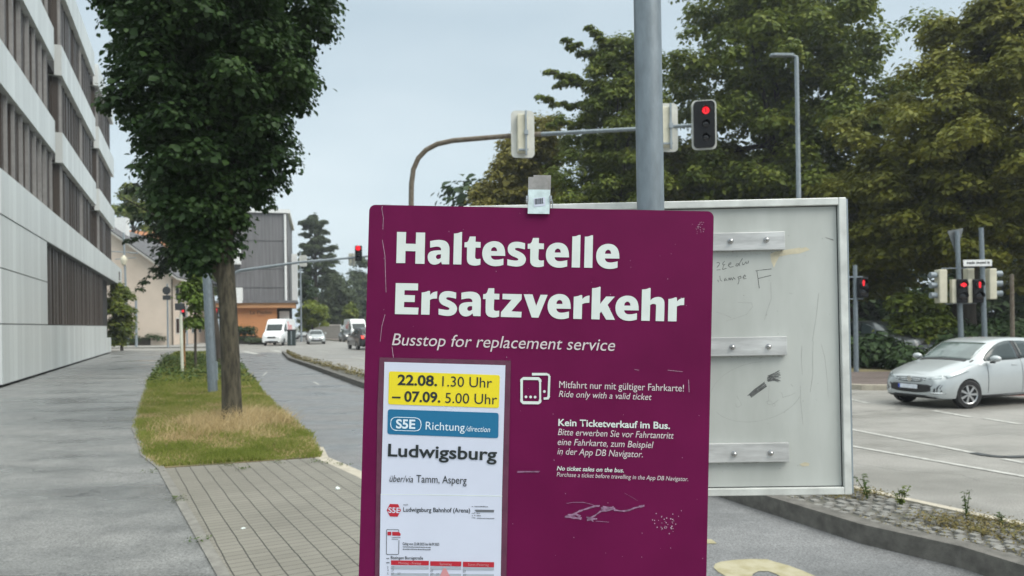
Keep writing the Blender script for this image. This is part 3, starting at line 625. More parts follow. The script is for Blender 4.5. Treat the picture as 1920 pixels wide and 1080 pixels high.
# ------------------------------------------------------------------ flat frames: signs measured from the photograph, then built at their place and size
class Frame:
    def __init__(s, O, yaw, tilt, roll):
        s.O = Vector(O); s.R = Matrix.Rotation(yaw, 3, 'Z') @ Matrix.Rotation(tilt, 3, 'X') @ Matrix.Rotation(roll, 3, 'Y')
        s.M = Matrix.Translation(s.O) @ s.R.to_4x4()
    def inv(s, px, py):
        d = ray(px, py); n = s.R @ Vector((0, 1, 0)); t = (s.O - CAM).dot(n) / d.dot(n); q = s.R.transposed() @ (CAM + d * t - s.O)
        return (q.x, q.z)
    def poly(s, pts): return [s.inv(*p) for p in pts]
def flat(name, polys, off, m, parent, th=.0004):
    mb = MB()
    for p in polys: mb.plate(p, -off - th, -off)
    return mb.build(name, m, parent)
def ribbon(pts, w):
    """outline strip with a slightly uneven width along a polyline in x, z"""
    out = []
    for i in range(len(pts) - 1):
        a = Vector(pts[i]); b = Vector(pts[i + 1])
        if (b - a).length < 1e-6: continue
        t = (b - a).normalized(); n = Vector((-t.y, t.x)) * w * .5 * random.uniform(.75, 1.2); a = a - t * w * .3; b = b + t * w * .3
        out.append([tuple(a + n), tuple(a - n), tuple(b - n * random.uniform(.8, 1.1)), tuple(b + n)])
    return out
def text_obj(name, body, F, p0, p1, cap, m, parent, off=.0009, bold=0, shear=0, align='L'):
    """lettering from the built-in font, fitted between two measured points on the baseline"""
    c = bpy.data.curves.new('t', 'FONT'); c.body = body; c.size = 1; c.offset = bold; c.shear = shear; c.resolution_u = 4
    o = bpy.data.objects.new('t', c); COL.objects.link(o); bpy.context.view_layer.update()
    me = bpy.data.meshes.new_from_object(o.evaluated_get(bpy.context.evaluated_depsgraph_get()))
    bpy.data.objects.remove(o); bpy.data.curves.remove(c)
    co = np.empty(len(me.vertices) * 3); me.vertices.foreach_get('co', co); co = co.reshape(-1, 3)
    a = Vector(F.inv(*p0)); b = Vector(F.inv(*p1)); w = (b - a).length; t = (b - a).normalized()
    x0, x1 = co[:, 0].min(), co[:, 0].max(); sx = w / (x1 - x0)
    capm = abs(F.inv(p0[0], p0[1] - cap)[1] - a.y); sz = 1.1 * capm / (.70 + bold)
    X = (co[:, 0] - x0) * sx; Z = co[:, 1] * sz
    V = np.stack([a.x + t.x * X - t.y * Z, np.full(len(X), -off), a.y + t.y * X + t.x * Z], 1)
    me.vertices.foreach_set('co', V.reshape(-1)); me.update(); me.materials.clear(); me.materials.append(m)
    ob = bpy.data.objects.new(name, me); COL.objects.link(ob); ob.parent = parent
    return ob

# ---- the plum coloured bus stop panel
SF = Frame((.05121552, 1.28786293, 2.098121), -.03234375, -.01888615, .03684975)
sign = empty('bus_stop_sign', (0, 0, 0), 0, 'plum coloured replacement bus stop board lettered Haltestelle Ersatzverkehr, in the foreground', 'sign'); sign.matrix_world = SF.M
o = MB().plate(rrect(-.297, .297, -.90, 0, .011, 6), 0, .005).build('panel', M['purple'], sign)
pm = MB(); gz = -(SF.O.z - .13)
pm.box(-.022, .012, .0075, .0125, gz, .055); pm.box(-.2, .2, -.05, .25, gz - .01, gz + .012); pm.build('post', M['dull_metal'], sign)

HZ = 8.348
GLY = {                                                    # letters of the heading, drawn as outlines: corner points 1, curve points 0
 'H': (730, 420, [[(122,125,1),(265,127,1),(258,308,1),(415,312,1),(420,133,1),(562,136,1),(552,625,1),(407,622,1),(412,428,1),(254,424,1),(250,612,1),(110,612,1)]]),
 'a': (730, 420, [[(640,268,1),(715,255,0),(790,250,0),(860,262,0),(908,292,0),(936,345,0),(943,410,0),(938,632,1),(825,630,1),(812,588,1),(775,620,0),(715,637,0),(655,624,0),(615,580,0),(601,520,0),(615,462,0),(662,427,0),(735,415,0),(812,412,1),(806,378,0),(775,358,0),(725,356,0),(640,372,1)],
            [(808,475,1),(760,479,0),(735,500,0),(733,530,0),(755,550,0),(785,546,0),(808,530,1)]]),
 'l': (730, 420, [[(1013,150,1),(1060,147,0),(1095,136,0),(1115,127,1),(1140,128,1),(1128,635,1),(1000,632,1)]]),
 't': (730, 420, [[(1260,197,1),(1352,197,1),(1350,280,1),(1430,284,1),(1428,372,1),(1350,370,1),(1343,505,0),(1352,540,0),(1385,550,0),(1428,545,1),(1426,637,1),(1370,650,0),(1310,650,0),(1255,632,0),(1222,590,0),(1215,530,0),(1218,366,1),(1176,365,1),(1178,288,1),(1215,284,0),(1238,262,1)]]),
 'e': (730, 420, [[(1815,500,1),(1590,497,1),(1602,533,0),(1638,557,0),(1690,560,0),(1740,553,0),(1787,542,1),(1785,640,1),(1730,655,0),(1660,661,0),(1580,648,0),(1510,605,0),(1468,540,0),(1455,460,0),(1470,380,0),(1515,315,0),(1580,280,0),(1645,270,0),(1720,285,0),(1780,335,0),(1808,410,0)],
            [(1592,425,1),(1602,385,0),(1640,362,0),(1676,382,0),(1688,425,1)]]),
 's': (730, 520, [[(1048,240,1),(1045,335,1),(990,322,0),(935,313,0),(902,316,0),(892,330,0),(905,348,0),(960,372,0),(1020,410,0),(1053,455,0),(1060,500,0),(1040,555,0),(990,592,0),(920,604,0),(840,597,0),(770,582,1),(772,490,1),(830,502,0),(890,510,0),(930,507,0),(942,492,0),(930,475,0),(880,452,0),(825,425,0),(787,380,0),(778,320,0),(797,265,0),(842,230,0),(905,216,0),(975,222,0)]]),
 'E': (730, 520, [[(102,90,1),(452,97,1),(450,205,1),(240,202,1),(237,277,1),(402,282,1),(398,388,1),(233,385,1),(230,468,1),(460,475,1),(450,582,1),(88,575,1)]]),
 'r': (730, 520, [[(508,238,1),(550,233,0),(588,222,0),(610,212,1),(638,215,1),(640,275,1),(675,243,0),(712,227,0),(752,220,1),(748,332,1),(690,335,0),(655,345,0),(636,355,1),(630,585,1),(498,582,1)]]),
 'z': (940, 520, [[(20,258,1),(320,265,1),(317,345,1),(158,532,1),(317,540,1),(312,628,1),(-8,620,1),(-5,545,1),(160,350,1),(18,342,1)]]),
 'v': (940, 520, [[(350,265,1),(488,268,1),(545,445,1),(615,272,1),(725,275,1),(580,632,1),(475,628,1)]]),
 'k': (940, 520, [[(1420,170,1),(1470,167,0),(1512,157,0),(1535,147,1),(1553,150,1),(1547,415,1),(1640,300,1),(1775,302,1),(1663,430,1),(1778,665,1),(1640,662,1),(1562,535,1),(1540,565,1),(1537,660,1),(1407,655,1)]]),
 'h': (1100, 520, [[(865,190,1),(915,187,0),(957,176,0),(980,165,1),(1000,168,1),(997,360,1),(1040,325,0),(1110,307,0),(1170,318,0),(1206,358,0),(1217,425,0),(1210,687,1),(1078,684,1),(1085,450,0),(1076,425,0),(1050,415,0),(1015,422,0),(992,437,1),(985,682,1),(853,678,1)]]),
}
def smooth_outline(P):
    n = len(P); out = []
    for i in range(n):
        p0, p1, p2, p3 = P[i - 1], P[i], P[(i + 1) % n], P[(i + 2) % n]
        out.append((p1[0], p1[1]))
        if p1[2] and p2[2]: continue
        m1 = ((p2[0] - p0[0]) / 2, (p2[1] - p0[1]) / 2) if not p1[2] else ((p2[0] - p1[0]) * 1.0, (p2[1] - p1[1]) * 1.0)
        m2 = ((p3[0] - p1[0]) / 2, (p3[1] - p1[1]) / 2) if not p2[2] else ((p2[0] - p1[0]) * 1.0, (p2[1] - p1[1]) * 1.0)
        for t in (.25, .5, .75):
            h = (2*t**3 - 3*t*t + 1, t**3 - 2*t*t + t, -2*t**3 + 3*t*t, t**3 - t*t)
            out.append(tuple(h[0]*p1[j] + h[1]*m1[j] + h[2]*p2[j] + h[3]*m2[j] for j in (0, 1)))
    return out
def heading(name, items):
    c = bpy.data.curves.new('h', 'CURVE'); c.dimensions = '2D'; c.fill_mode = 'BOTH'
    for ch, anc, new in items:
        ox, oy, loops = GLY[ch]
        d = Vector((0, 0))
        if new: d = Vector(SF.inv(new[0] + new[2] / HZ, new[1] + new[3] / HZ)) - Vector(SF.inv(ox + anc[0] / HZ, oy + anc[1] / HZ))
        for lp in loops:
            pts = [SF.inv(ox + q[0] / HZ, oy + q[1] / HZ) for q in smooth_outline(lp)]
            sp = c.splines.new('POLY'); sp.points.add(len(pts) - 1); sp.use_cyclic_u = True
            for k, q in enumerate(pts): sp.points[k].co = (q[0] + d.x, q[1] + d.y, 0, 1)
    o = bpy.data.objects.new('h', c); COL.objects.link(o); bpy.context.view_layer.update()
    me = bpy.data.meshes.new_from_object(o.evaluated_get(bpy.context.evaluated_depsgraph_get())); bpy.data.objects.remove(o)
    for v in me.vertices: v.co = (v.co.x, -.0009, v.co.y)
    me.materials.clear(); me.materials.append(M['white_vinyl'])
    ob = bpy.data.objects.new(name, me); COL.objects.link(ob); ob.parent = sign
A2 = (940, 420); A3 = (730, 520); A4 = (940, 520); A5 = (1100, 520)
heading('heading_lettering', [('H', 0, 0), ('a', 0, 0), ('l', 0, 0), ('t', 0, 0), ('e', 0, 0), ('s', (770, 582), (*A2, 93, 645)), ('t', (1176, 365), (*A2, 412, 388)), ('e', (1592, 425), (*A2, 835, 448)),
    ('l', (1000, 632), (*A2, 1100, 680)), ('l', (1000, 632), (*A2, 1295, 684)), ('e', (1592, 425), (*A2, 1622, 467))])
heading('heading_lettering', [('E', 0, 0), ('r', 0, 0), ('s', 0, 0), ('a', (938, 632), (*A3, 1428, 608)), ('t', (1176, 365), (*A3, 1468, 340)), ('z', 0, 0), ('v', 0, 0), ('e', (1592, 425), (*A4, 862, 417)),
    ('r', (498, 582), (*A4, 1125, 650)), ('k', 0, 0), ('e', (1592, 425), (*A5, 588, 443)), ('h', 0, 0), ('r', (498, 582), (*A5, 1270, 687))])
def ST(name, body, x0, y0, x1, y1, cap, m='pink_white', bold=0, shear=0, par=None, off=.0009): return text_obj(name, body, SF, (x0, y0), (x1, y1), cap, M[m], par or sign, off, bold, shear)
ST('subheading_lettering', 'Busstop for replacement service', 735, 647, 1153, 658, 20.5, shear=.2)
ST('note_lettering', 'Mitfahrt nur mit g\u00fcltiger Fahrkarte!', 1048.4, 727, 1282, 734, 11.8)
ST('note_lettering', 'Ride only with a valid ticket', 1047.8, 744, 1221.5, 750, 10.8, shear=.2)
ST('note_lettering', 'Kein Ticketverkauf im Bus.', 1046.7, 798, 1256, 804, 11.8, 'white_vinyl', .02)
ST('note_lettering', 'Bitte erwerben Sie vor Fahrtantritt', 1046, 815.5, 1263, 822.5, 11.2, shear=.2)
ST('note_lettering', 'eine Fahrkarte, zum Beispiel', 1045.5, 834, 1225, 840, 11.2, shear=.2)
ST('note_lettering', 'in der App DB Navigator.', 1045, 851.5, 1205, 857.5, 11.2, shear=.2)
ST('note_lettering', 'No ticket sales on the bus.', 1044, 881.5, 1169.5, 885.5, 7.4, 'white_vinyl', .015, .2)
ST('note_lettering', 'Purchase a ticket before travelling in the App DB Navigator.', 1043.8, 893, 1290, 902, 7.4, shear=.2)
def zpt(zx, zy, ox, oy, s): return (ox + zx / s, oy + zy / s)
z4 = lambda x, y: zpt(x, y, 950, 680, 4.5)
def px_line(F, pts, w_px): return ribbon(F.poly(pts), w_px / 1087)
ti = []
def rr_px(x0, y0, x1, y1, r, dy=.012):
    return [(x, y + (x - x0) * dy) for x, y in rrect(x0, x1, y0, y1, r, 5)]
ring = rr_px(*z4(126, 133), *z4(282, 337), 4.6); ti += px_line(SF, ring + [ring[0]], 4.8)
ti += px_line(SF, [z4(*p) for p in ((220, 97), (335, 97), (352, 103), (360, 118), (354, 285), (346, 300), (318, 302))], 4.8)
for d in ((163, 288), (202, 289), (240, 290), (318, 243)): ti.append(SF.poly(disc(*z4(*d), 2.6, 12)))
tik = MB()
for i, p in enumerate(ti): tik.plate(p, -.0013 - i * 2e-6, -.0009 - i * 2e-6)
tik.build('ticket_symbol', M['white_vinyl'], sign)
# scuffs, scratches and chips on the panel
z5 = lambda x, y: zpt(x, y, 950, 880, 4.8)
sc = MB(); k = 0
def add_sc(pts, w, j=0):
    global k
    for _ in range(1 + j):
        q = [(x + random.gauss(0, w * .35), y + random.gauss(0, w * .35)) for x, y in pts]
        for p in px_line(SF, q, w * random.uniform(.25, .6)): sc.plate(p, -.0004 - k * 3e-6 - .0002, -.0004 - k * 3e-6); k += 1
for pts, w, j in (([(540, 425), (600, 400), (660, 375), (720, 355), (790, 335), (830, 325)], 3.2, 4), ([(540, 428), (600, 432), (670, 440)], 4, 5), ([(560, 415), (620, 405), (660, 425)], 3.5, 5), ([(740, 445), (790, 420), (850, 375), (900, 355), (965, 340)], 3.5, 5),
                  ([(730, 445), (790, 450)], 5, 5), ([(850, 345), (960, 350)], 3.5, 4), ([(970, 365), (1050, 378), (1100, 368), (1150, 345), (1235, 328)], 2.6, 4), ([(1190, 330), (1235, 320), (1240, 335), (1200, 345)], 1.6, 1), ([(540, 305), (600, 298), (690, 296), (780, 318)], 1.2, 1), ([(800, 465), (920, 475)], 1.2, 1),
                  ([(100, 18), (290, 14)], 2.4, 4), ([(1060, 210), (1130, 250), (1180, 280)], .8, 0)):
    add_sc([z5(*p) for p in pts], w, j)
sc.build('scuff_marks', M['scuff'], sign)
sc = MB()
for pts in ([(717, 386), (716, 392), (719, 408), (718, 430)], [(717, 450), (722, 480), (723, 520), (724, 548)], [(722, 590), (716, 612), (713, 640)], [(735, 650), (738, 672)], [(716, 384), (732, 383)]):
    for p in px_line(SF, pts, .65): sc.plate(p, -.0007, -.0004)
for _ in range(60):
    x = random.uniform(690, 1325); y = random.uniform(395, 1075)
    r = random.uniform(.4, 1.0); sc.plate(SF.poly([(x - r * .7, y - r), (x + r * .5, y - r * .6), (x + r * .4, y + r * 1.3), (x - r * .4, y + r * .8)]), -.0006, -.0004)
for _ in range(38):
    x, y = z5(random.gauss(1430, 55), random.gauss(490, 38)); r = random.uniform(.5, 1.4); sc.plate(SF.poly([(x - r, y - r * .5), (x + r * .6, y - r), (x + r, y + r * .6), (x - r * .5, y + r)]), -.0006, -.0004)
for _ in range(26):
    x = random.gauss(1312, 5); y = random.gauss(424, 6); r = random.uniform(.4, .8); sc.plate(SF.poly(disc(x, y, r, 5)), -.0006, -.0004)
for pts in ([(1252, 694), (1280, 697)], [(1291, 712), (1292, 735)], [(1190, 693), (1198, 694)]):
    for p in px_line(SF, pts, .8): sc.plate(p, -.0006, -.0004)
sc.build('scratches', M['scuff_light'], sign)

# ---- the notice in its clear sleeve, stuck on the panel
notice = empty('paper_notice', (0, 0, 0), 0, 'white paper notice with yellow date block and timetable, taped to the plum board', 'notice'); notice.matrix_world = SF.M
flat('sleeve', [SF.poly([(712, 670), (958, 676), (949, 1100), (703, 1100), (708, 760)])], .0008, M['sleeve'], notice)
flat('sheet', [SF.poly([(721.3, 678.6), (947.7, 684.8), (941.2, 929.5), (714.8, 926.2)])], .0016, M['paper'], notice)
flat('sheet', [SF.poly([(714.5, 926.0), (941.3, 929.2), (938.5, 1110), (711.8, 1110)])], .0021, M['paper'], notice)
def rq(tl, tr, br, bl, r):
    """rounded quadrilateral in pixels"""
    c = [Vector(p) for p in (tl, tr, br, bl)]; out = []
    for i in range(4):
        p = c[i]; a = (c[i - 1] - p).normalized(); b = (c[(i + 1) % 4] - p).normalized()
        for t in (0, .25, .5, .75, 1): q = p + a * r * (1 - t) ** 2 + b * r * t ** 2; out.append(tuple(q))
    return out
db = flat('date_block', [SF.poly(rq((730, 696), (937.3, 703.3), (935.6, 764.8), (728.4, 757.8), 4))], .0022, M['yellow_print'], notice)
rb = flat('route_block', [SF.poly(rq((727.8, 767), (935.2, 774), (934.5, 821.3), (726.8, 813.6), 5))], .0022, M['teal_print'], notice)
def NT(name, body, x0, y0, x1, y1, cap, m='black_print', bold=0, shear=0, off=.0031): return ST(name, body, x0, y0, x1, y1, cap, m, bold, shear, notice, off)
NT('date_lettering', '22.08.', 746, 721, 820, 723.2, 17.8, bold=.026); NT('date_lettering', '1.30 Uhr', 829.5, 724, 922.5, 726.8, 17.6)
NT('date_lettering', '\u2013 07.09.', 735.5, 751.5, 826, 754, 17.8, bold=.026); NT('date_lettering', '5.00 Uhr', 835, 755, 932, 758, 17.6)
NT('badge_lettering', 'S5E', 743, 802.2, 779, 803.2, 15.5, 'light_print', .028)
pill = rq((733, 781.5), (790, 783.5), (790, 808), (733, 806.3), 12)
pl = MB()
for i, p in enumerate(px_line(SF, pill + [pill[0]], 1.3)): pl.plate(p, -.0030 - i * 1e-6, -.0027 - i * 1e-6)
pl.build('badge_outline', M['light_print'], notice)
NT('route_lettering', 'Richtung', 798.4, 805, 871.5, 808, 13.8, 'light_print'); NT('route_lettering', '/direction', 872.5, 808, 919, 809.8, 9.2, 'light_print', 0, .2)
NT('town_lettering', 'Ludwigsburg', 727.8, 854.5, 931.5, 862.5, 21.5, bold=.02)
NT('via_lettering', '\u00fcber/via', 731, 902.5, 775, 904, 11.5, 'black_print', 0, .2); NT('via_lettering', 'Tamm, Asperg', 781, 903.8, 875, 906.8, 13, 'black_print')
z3 = lambda x, y: zpt(x, y, 700, 900, 6)
flat('badge', [SF.poly([z3(*p) for p in ((155, 335), (190, 265), (282, 268), (314, 337), (276, 408), (190, 405))])], .0027, M['red_print'], notice)
NT('badge_lettering', 'S5E', 728.6, 960.3, 750.6, 961, 9.3, 'paper', .02, off=.0034)
NT('stop_lettering', 'Ludwigsburg Bahnhof (Arena)', 756.7, 958.5, 881.7, 960.3, 7.6, bold=.012); NT('stop_lettering', 'nach', 756.7, 947, 765.5, 947.1, 3.4, 'dark_grey_print')
bars = [SF.poly([z3(*p) for p in q]) for q in (((1140, 333), (1160, 329), (1360, 332), (1358, 359), (1160, 357)),)]
sm = MB()
def smudge(zx0, zy0, zx1, h, step=9):                      # rows of tiny print, too small to read
    x = zx0
    while x < zx1:
        w = random.uniform(.45, .85) * step; hh = h * random.uniform(.6, 1); y = zy0 + (x - zx0) * .02
        sm.plate(SF.poly([z3(x, y - hh), z3(x + w, y - hh), z3(x + w, y), z3(x, y)]), -.0030, -.0027); x += step
for a in ((1140, 298, 1285, 12), (1108, 298, 1126, 10), (1165, 374, 1200, 9), (1165, 402, 1206, 11), (1168, 430, 1362, 11), (1108, 374, 1128, 9), (1110, 402, 1128, 10), (1108, 424, 1128, 10), (335, 752, 650, 13), (335, 778, 650, 13), (212, 645, 306, 8), (212, 664, 280, 8), (150, 882, 180, 12), (150, 930, 178, 14)): smudge(*a)
for q in ((1143, 366), (1143, 394), (1143, 422)): sm.plate(SF.poly(disc(*z3(*q), 1.0, 8)), -.0030, -.0027)
sm.build('small_print', M['dark_grey_print'], notice)
flat('route_bar', bars, .0027, M['dark_grey_print'], notice)
ph = MB()
for i, p in enumerate(px_line(SF, [z3(*q) for q in ((290, 575), (290, 562), (282, 554), (158, 552), (153, 560), (150, 822), (156, 831), (280, 832), (289, 822), (292, 675))], 1.1)): ph.plate(p, -.0030 - i * 1e-6, -.0027)
ph.build('phone_symbol', M['dark_grey_print'], notice)
flat('phone_banner', [SF.poly([z3(*p) for p in ((163, 577), (205, 577), (205, 618), (163, 617))]), SF.poly([z3(*p) for p in ((216, 578), (292, 580), (310, 600), (308, 622), (216, 620))])], .0027, M['red_print'], notice)
NT('validity_lettering', 'G\u00fcltig vom 22.08.2025 bis 06.09.2025', 755.5, 1021, 824, 1022, 4.6, bold=.01)
NT('timetable_lettering', 'Bissingen Borsigstra\u00dfe', 733.3, 1047.3, 794, 1048.2, 5.2, bold=.008)
hd = [[(203, 898), (627, 905), (626, 955), (203, 950)], [(643, 908), (992, 912), (990, 966), (643, 960)], [(1010, 914), (1360, 919), (1359, 977), (1010, 971)]]
flat('timetable_header', [SF.poly([z3(*p) for p in q]) for q in hd], .0027, M['red_print'], notice)
for b, (x0, y0), x1 in (('Montag - Freitag', (288, 940), 540), ('Samstag', (748, 950), 884), ('Sonn-/Feiertag', (1068, 957), 1300)):
    q = z3(x0, y0); NT('timetable_lettering', b, *q, z3(x1, 0)[0], q[1] + .7, 4.2, 'pink_print', off=.0034)
rw = []
for i, (y0, y1) in enumerate(((962, 995), (1040, 1070), (1112, 1144))):
    for (x0, x1, d) in ((203, 625, 0), (643, 990, 6), (1010, 1357, 12)): rw.append(SF.poly([z3(x0, y0 + d), z3(x1, y0 + d + 3), z3(x1, y1 + d + 3), z3(x0, y1 + d)]))
flat('timetable_row', rw, .0027, M['grey_print'], notice)
for b, x, y, w in (('3', 160, 990, 12), ('27', 208, 990, 32), ('4', 162, 1020, 14), ('27', 208, 1022, 28), ('07', 645, 1030, 32), ('07', 1012, 1036, 32), ('5', 160, 1060, 14), ('07', 208, 1062, 28), ('37', 275, 1062, 34), ('07', 645, 1068, 34), ('37', 712, 1068, 30), ('07', 1014, 1076, 34)):
    q = z3(x, y); NT('timetable_lettering', b, *q, q[0] + w / 6, q[1] + .05, 4, 'dark_grey_print', off=.0032)
flat('pink_triangle', [SF.poly([z3(*p) for p in ((792, 985), (818, 985), (872, 1090), (745, 1090))])], .0035, M['pink_print'], notice)
fl = MB()
for i, p in enumerate(px_line(SF, [(714.5, 926.5), (800, 927.2), (941.3, 929.6)], 1.2)): fl.plate(p, -.0027 - i * 2e-6, -.0024)
fl.build('sheet_edge', M['white_vinyl'], notice)

# ---- zinc clamp at the top edge
clamp = empty('zinc_clamp', (0, 0, 0), 0, 'small zinc clamp plate with barcode sticker hooked over the top edge of the plum board', 'clamp'); clamp.matrix_world = SF.M
q = SF.poly([(990.5, 356.5), (1031.5, 357), (1030, 402), (989.5, 401.5)])
MB().plate(q, -.006, -.0025).build('plate', M['zinc'], clamp)
MB().plate(SF.poly([(1000.3, 325), (1033.5, 325.5), (1032, 395), (1000, 395)]), .013, .016).build('flat_bar', M['dull_metal'], clamp)
cs = MB()
for x in (988.8, 1032.2):
    a = SF.inv(x, 374); cs.box(a[0] - .0022, a[0] + .0022, -.009, .016, a[1] - .004, a[1] + .005); cs.tube([(a[0], -.011, a[1]), (a[0], .017, a[1])], .0018, 8)
a = SF.inv(1035, 380); cs.tube([(a[0] - .002, -.004, a[1] + .008), (a[0] + .001, -.004, a[1]), (a[0] + .001, -.003, a[1] - .011)], .0008, 6)
cs.build('strap', M['bolt'], clamp)
st = flat('sticker', [SF.poly([(1000.5, 373.5), (1021.5, 371), (1022.3, 386.5), (1002, 389)])], .0062, M['paper'], clamp)
bc = MB(); x = 1002.6
while x < 1018:
    w = random.choice((.5, .7, 1.0)); y = 374.3 - (x - 1002) * .11
    bc.plate(SF.poly([(x, y), (x + w, y - .1), (x + w + .5, y + 10.3), (x + .5, y + 10.4)]), -.0070, -.0067); x += w + random.choice((.5, .6, .9))
bc.build('barcode', M['black_print'], st)

# ---- galvanised mast and the back of the board it carries
p = at(1221.5, 392, 2.07); GZ = .124
mast = empty('galvanised_mast', (p.x, p.y, GZ), 0, 'thick galvanised steel mast rising behind the plum board out of the top of the frame', 'mast')
mm = MB(); mm.tube([(0, 0, 0), (-.002, 0, 2.0), (-.012, 0, 4.4)], .0375, 28); mm.build('pole', M['galv'], mast)
mm = MB(); mm.lathe([(.06, 0), (.06, .015), (.045, .05), (.038, .055)], 24); mm.build('base_collar', M['galv_dull'], mast)
BO = at(1583.5, 371, 2.15)
BF = Frame(BO, R(-1.6), R(-.3), R(-.35))
bx = lambda x, y: BF.inv(x, y)
board = empty('sign_board_back', (0, 0, 0), 0, 'grey white back of a rectangular aluminium sign board with marker scribbles, behind the plum board', 'sign'); board.matrix_world = BF.M
bw, bh = -1.10, bx(1588, 926)[1]
xr = 0.0; fw = .021
bp = MB(); bp.box(bw, xr, .004, .007, bh, 0); bp.build('panel', mat('board_back_paint', (.37, .39, .37), .5, .05, var=.10, scale=3.2, stretch=(1.6, 1, .5), col2=(.46, .485, .465), bump=.01, bscale=300), board)
fr = MB()
fr.box(bw + fw, xr - fw, -.010, .010, -fw, 0, bev=.002); fr.box(bw + fw, xr - fw, -.010, .010, bh, bh + fw, bev=.002)
fr.box(xr - fw, xr, -.011, .011, bh, 0, bev=.002); fr.box(bw, bw + fw, -.011, .011, bh, 0, bev=.002)
fr.build('frame', M['alu_frame'], board)
e = MB(); e.plate([(xr + .0003, .0), (xr + .009, -.004), (xr + .009, bh + .002), (xr + .0003, bh)], .000, .012); e.build('edge_profile', M['galv_dull'], board)
sl = MB(); a = .0022
sl.box(bw + fw, xr - fw - a, .0025, .0039, -fw - a, -fw - .0002); sl.box(bw + fw, xr - fw - a, .0025, .0039, bh + fw + .0002, bh + fw + a); sl.box(xr - fw - a, xr - fw - .0002, .0025, .0039, bh + fw, -fw); sl.build('frame_gap', M['black_print'], board)
for (xe, y0, y1, bolts) in ((1469, 435, 468.5, ((1367.8, 453), (1434.4, 450.5))), (1473, 630.5, 665.5, ((1371, 650.4), (1438.5, 649.6))), (1477, 829, 864.5, ((1374.5, 849.5), (1442.5, 848)))):
    x1 = bx(xe, y0)[0]; zt = bx(xe, y0)[1]; zb = bx(xe, y1)[1]
    rail = MB().box(-.92, x1, -.012, .0035, zb, zt, bev=.0012).build('rail', M['alu'], board)
    for b in bolts:
        c = bx(*b); Mx = Matrix.Translation((c[0], -.012, c[1])) @ Matrix.Rotation(R(90), 4, 'X')
        MB().lathe([(.0085, 0), (.0085, .0025), (.0062, .003), (.0062, .007), (.004, .0105), (.001, .0115)], 14, Mx).build('bolt', M['bolt'], rail)
    cl = MB(); cx = bx(1221.5, 450)[0]
    cl.box(cx - .06, cx + .06, -.036, -.012, zb + .006, zt - .006, bev=.002); cl.build('clamp_bracket', M['galv_dull'], board)
def strokes(name, sets, F, m, w, off):
    mb = MB(); i = 0
    for pts in sets:
        for p in ribbon(F.poly(pts), w): mb.plate(p, -off - .0002 - i * 2e-6, -off - i * 2e-6); i += 1
    return mb.build(name, m, board)
zA = lambda P: [zpt(x, y, 1320, 430, 6.857) for x, y in P]
zB = lambda P: [zpt(x, y, 1320, 640, 6.75) for x, y in P]
PX = 2.15 / FPX
strokes('handwriting', [zA(P) for P in (((165, 432), (185, 422), (204, 434), (198, 456), (180, 478), (172, 488)), ((168, 522), (214, 518)), ((268, 410), (248, 428), (245, 450), (262, 458), (275, 450)), ((258, 460), (240, 512), (262, 510), (292, 500)),
    ((315, 462), (352, 442), (350, 426), (328, 436), (316, 466), (340, 486), (382, 478)), ((448, 438), (422, 444), (412, 466), (432, 472), (455, 446), (498, 374)), ((455, 446), (466, 468)), ((500, 425), (503, 456), (524, 446), (545, 414), (550, 440), (572, 432), (576, 404)),
    ((182, 650), (188, 676)), ((208, 600), (214, 652), (236, 664)), ((288, 625), (266, 638), (268, 662), (290, 642), (300, 660)), ((314, 656), (326, 624), (340, 652), (352, 620), (370, 652), (382, 618), (406, 640)),
    ((440, 612), (456, 660), (440, 706)), ((440, 616), (476, 600), (482, 624), (450, 640)), ((504, 622), (540, 602), (526, 585), (506, 610), (516, 636), (548, 630)),
    ((668, 532), (760, 520), (872, 508)), ((684, 530), (700, 640), (716, 756)), ((700, 632), (780, 612), (866, 592)))], BF, M['marker'], 1.15 * PX, -.0042 + .0002)
hs = []
for i in range(13):
    f = i / 12; hs.append(zB([(558 + f * 45, 690 + f * 26 - 20 * math.sin(f * 3)), (640 + f * 45, 612 + f * 40), (768 + f * 32 + random.uniform(-8, 8), 515 + f * 58)]))
for i in range(16):
    f = i / 15; hs.append(zB([(810 + random.uniform(0, 20) - f * 8, 440 + f * 70), (880 + random.uniform(-10, 20), 405 + f * 92), (945 + random.uniform(0, 30), 370 + f * 150 + random.uniform(-8, 8))]))
strokes('scribble', hs, BF, M['marker'], 1.0 * PX, -.0042 + .0003)
el = [(570 - 520 + 790 * 1.0 * 0 + 880 + 600 * math.cos(q) * .98 - 300 * math.sin(q) * .1 - 260, 640 - 180 * math.cos(q) * .55 - 370 * math.sin(q)) for q in [i * .1 for i in range(10, 62)]]
ft = [zB(el[4:22]), zB(el[26:50])]
ft += [zB(P) for P in (((420, 690), (440, 730), (470, 770), (476, 810), (440, 836), (412, 830), (408, 790)), ((790, 770), (820, 755), (860, 765), (868, 795), (840, 806), (812, 796), (800, 770), (840, 740)), ((866, 790), (900, 780), (905, 820), (880, 828), (872, 800), (950, 742)), ((980, 650), (1000, 672), (1000, 712), (1100, 684), (1160, 655)), ((832, 560), (824, 660), (818, 745)), ((1105, 545), (1130, 570)))]
ft += [zB(P) for P in (((1245, 60), (1238, 200), (1250, 420)), ((1390, 0), (1380, 180), (1385, 420), (1350, 640)), ((1490, 40), (1535, 200), (1560, 420), (1580, 700)), ((1225, 560), (1230, 760), (1260, 1060)))]
ft += [[(1343, 585), (1360, 590), (1372, 596)], [(1362, 602), (1400, 590), (1412, 575), (1410, 568), (1384, 567)], [(1434, 600), (1440, 580), (1447, 560), (1446, 530)], [(1480, 549), (1486, 551)], [(1524, 640), (1532, 590), (1536, 550)]]
strokes('faint_marks', ft, BF, M['faint_marker'], .75 * PX, -.0042 + .0001)
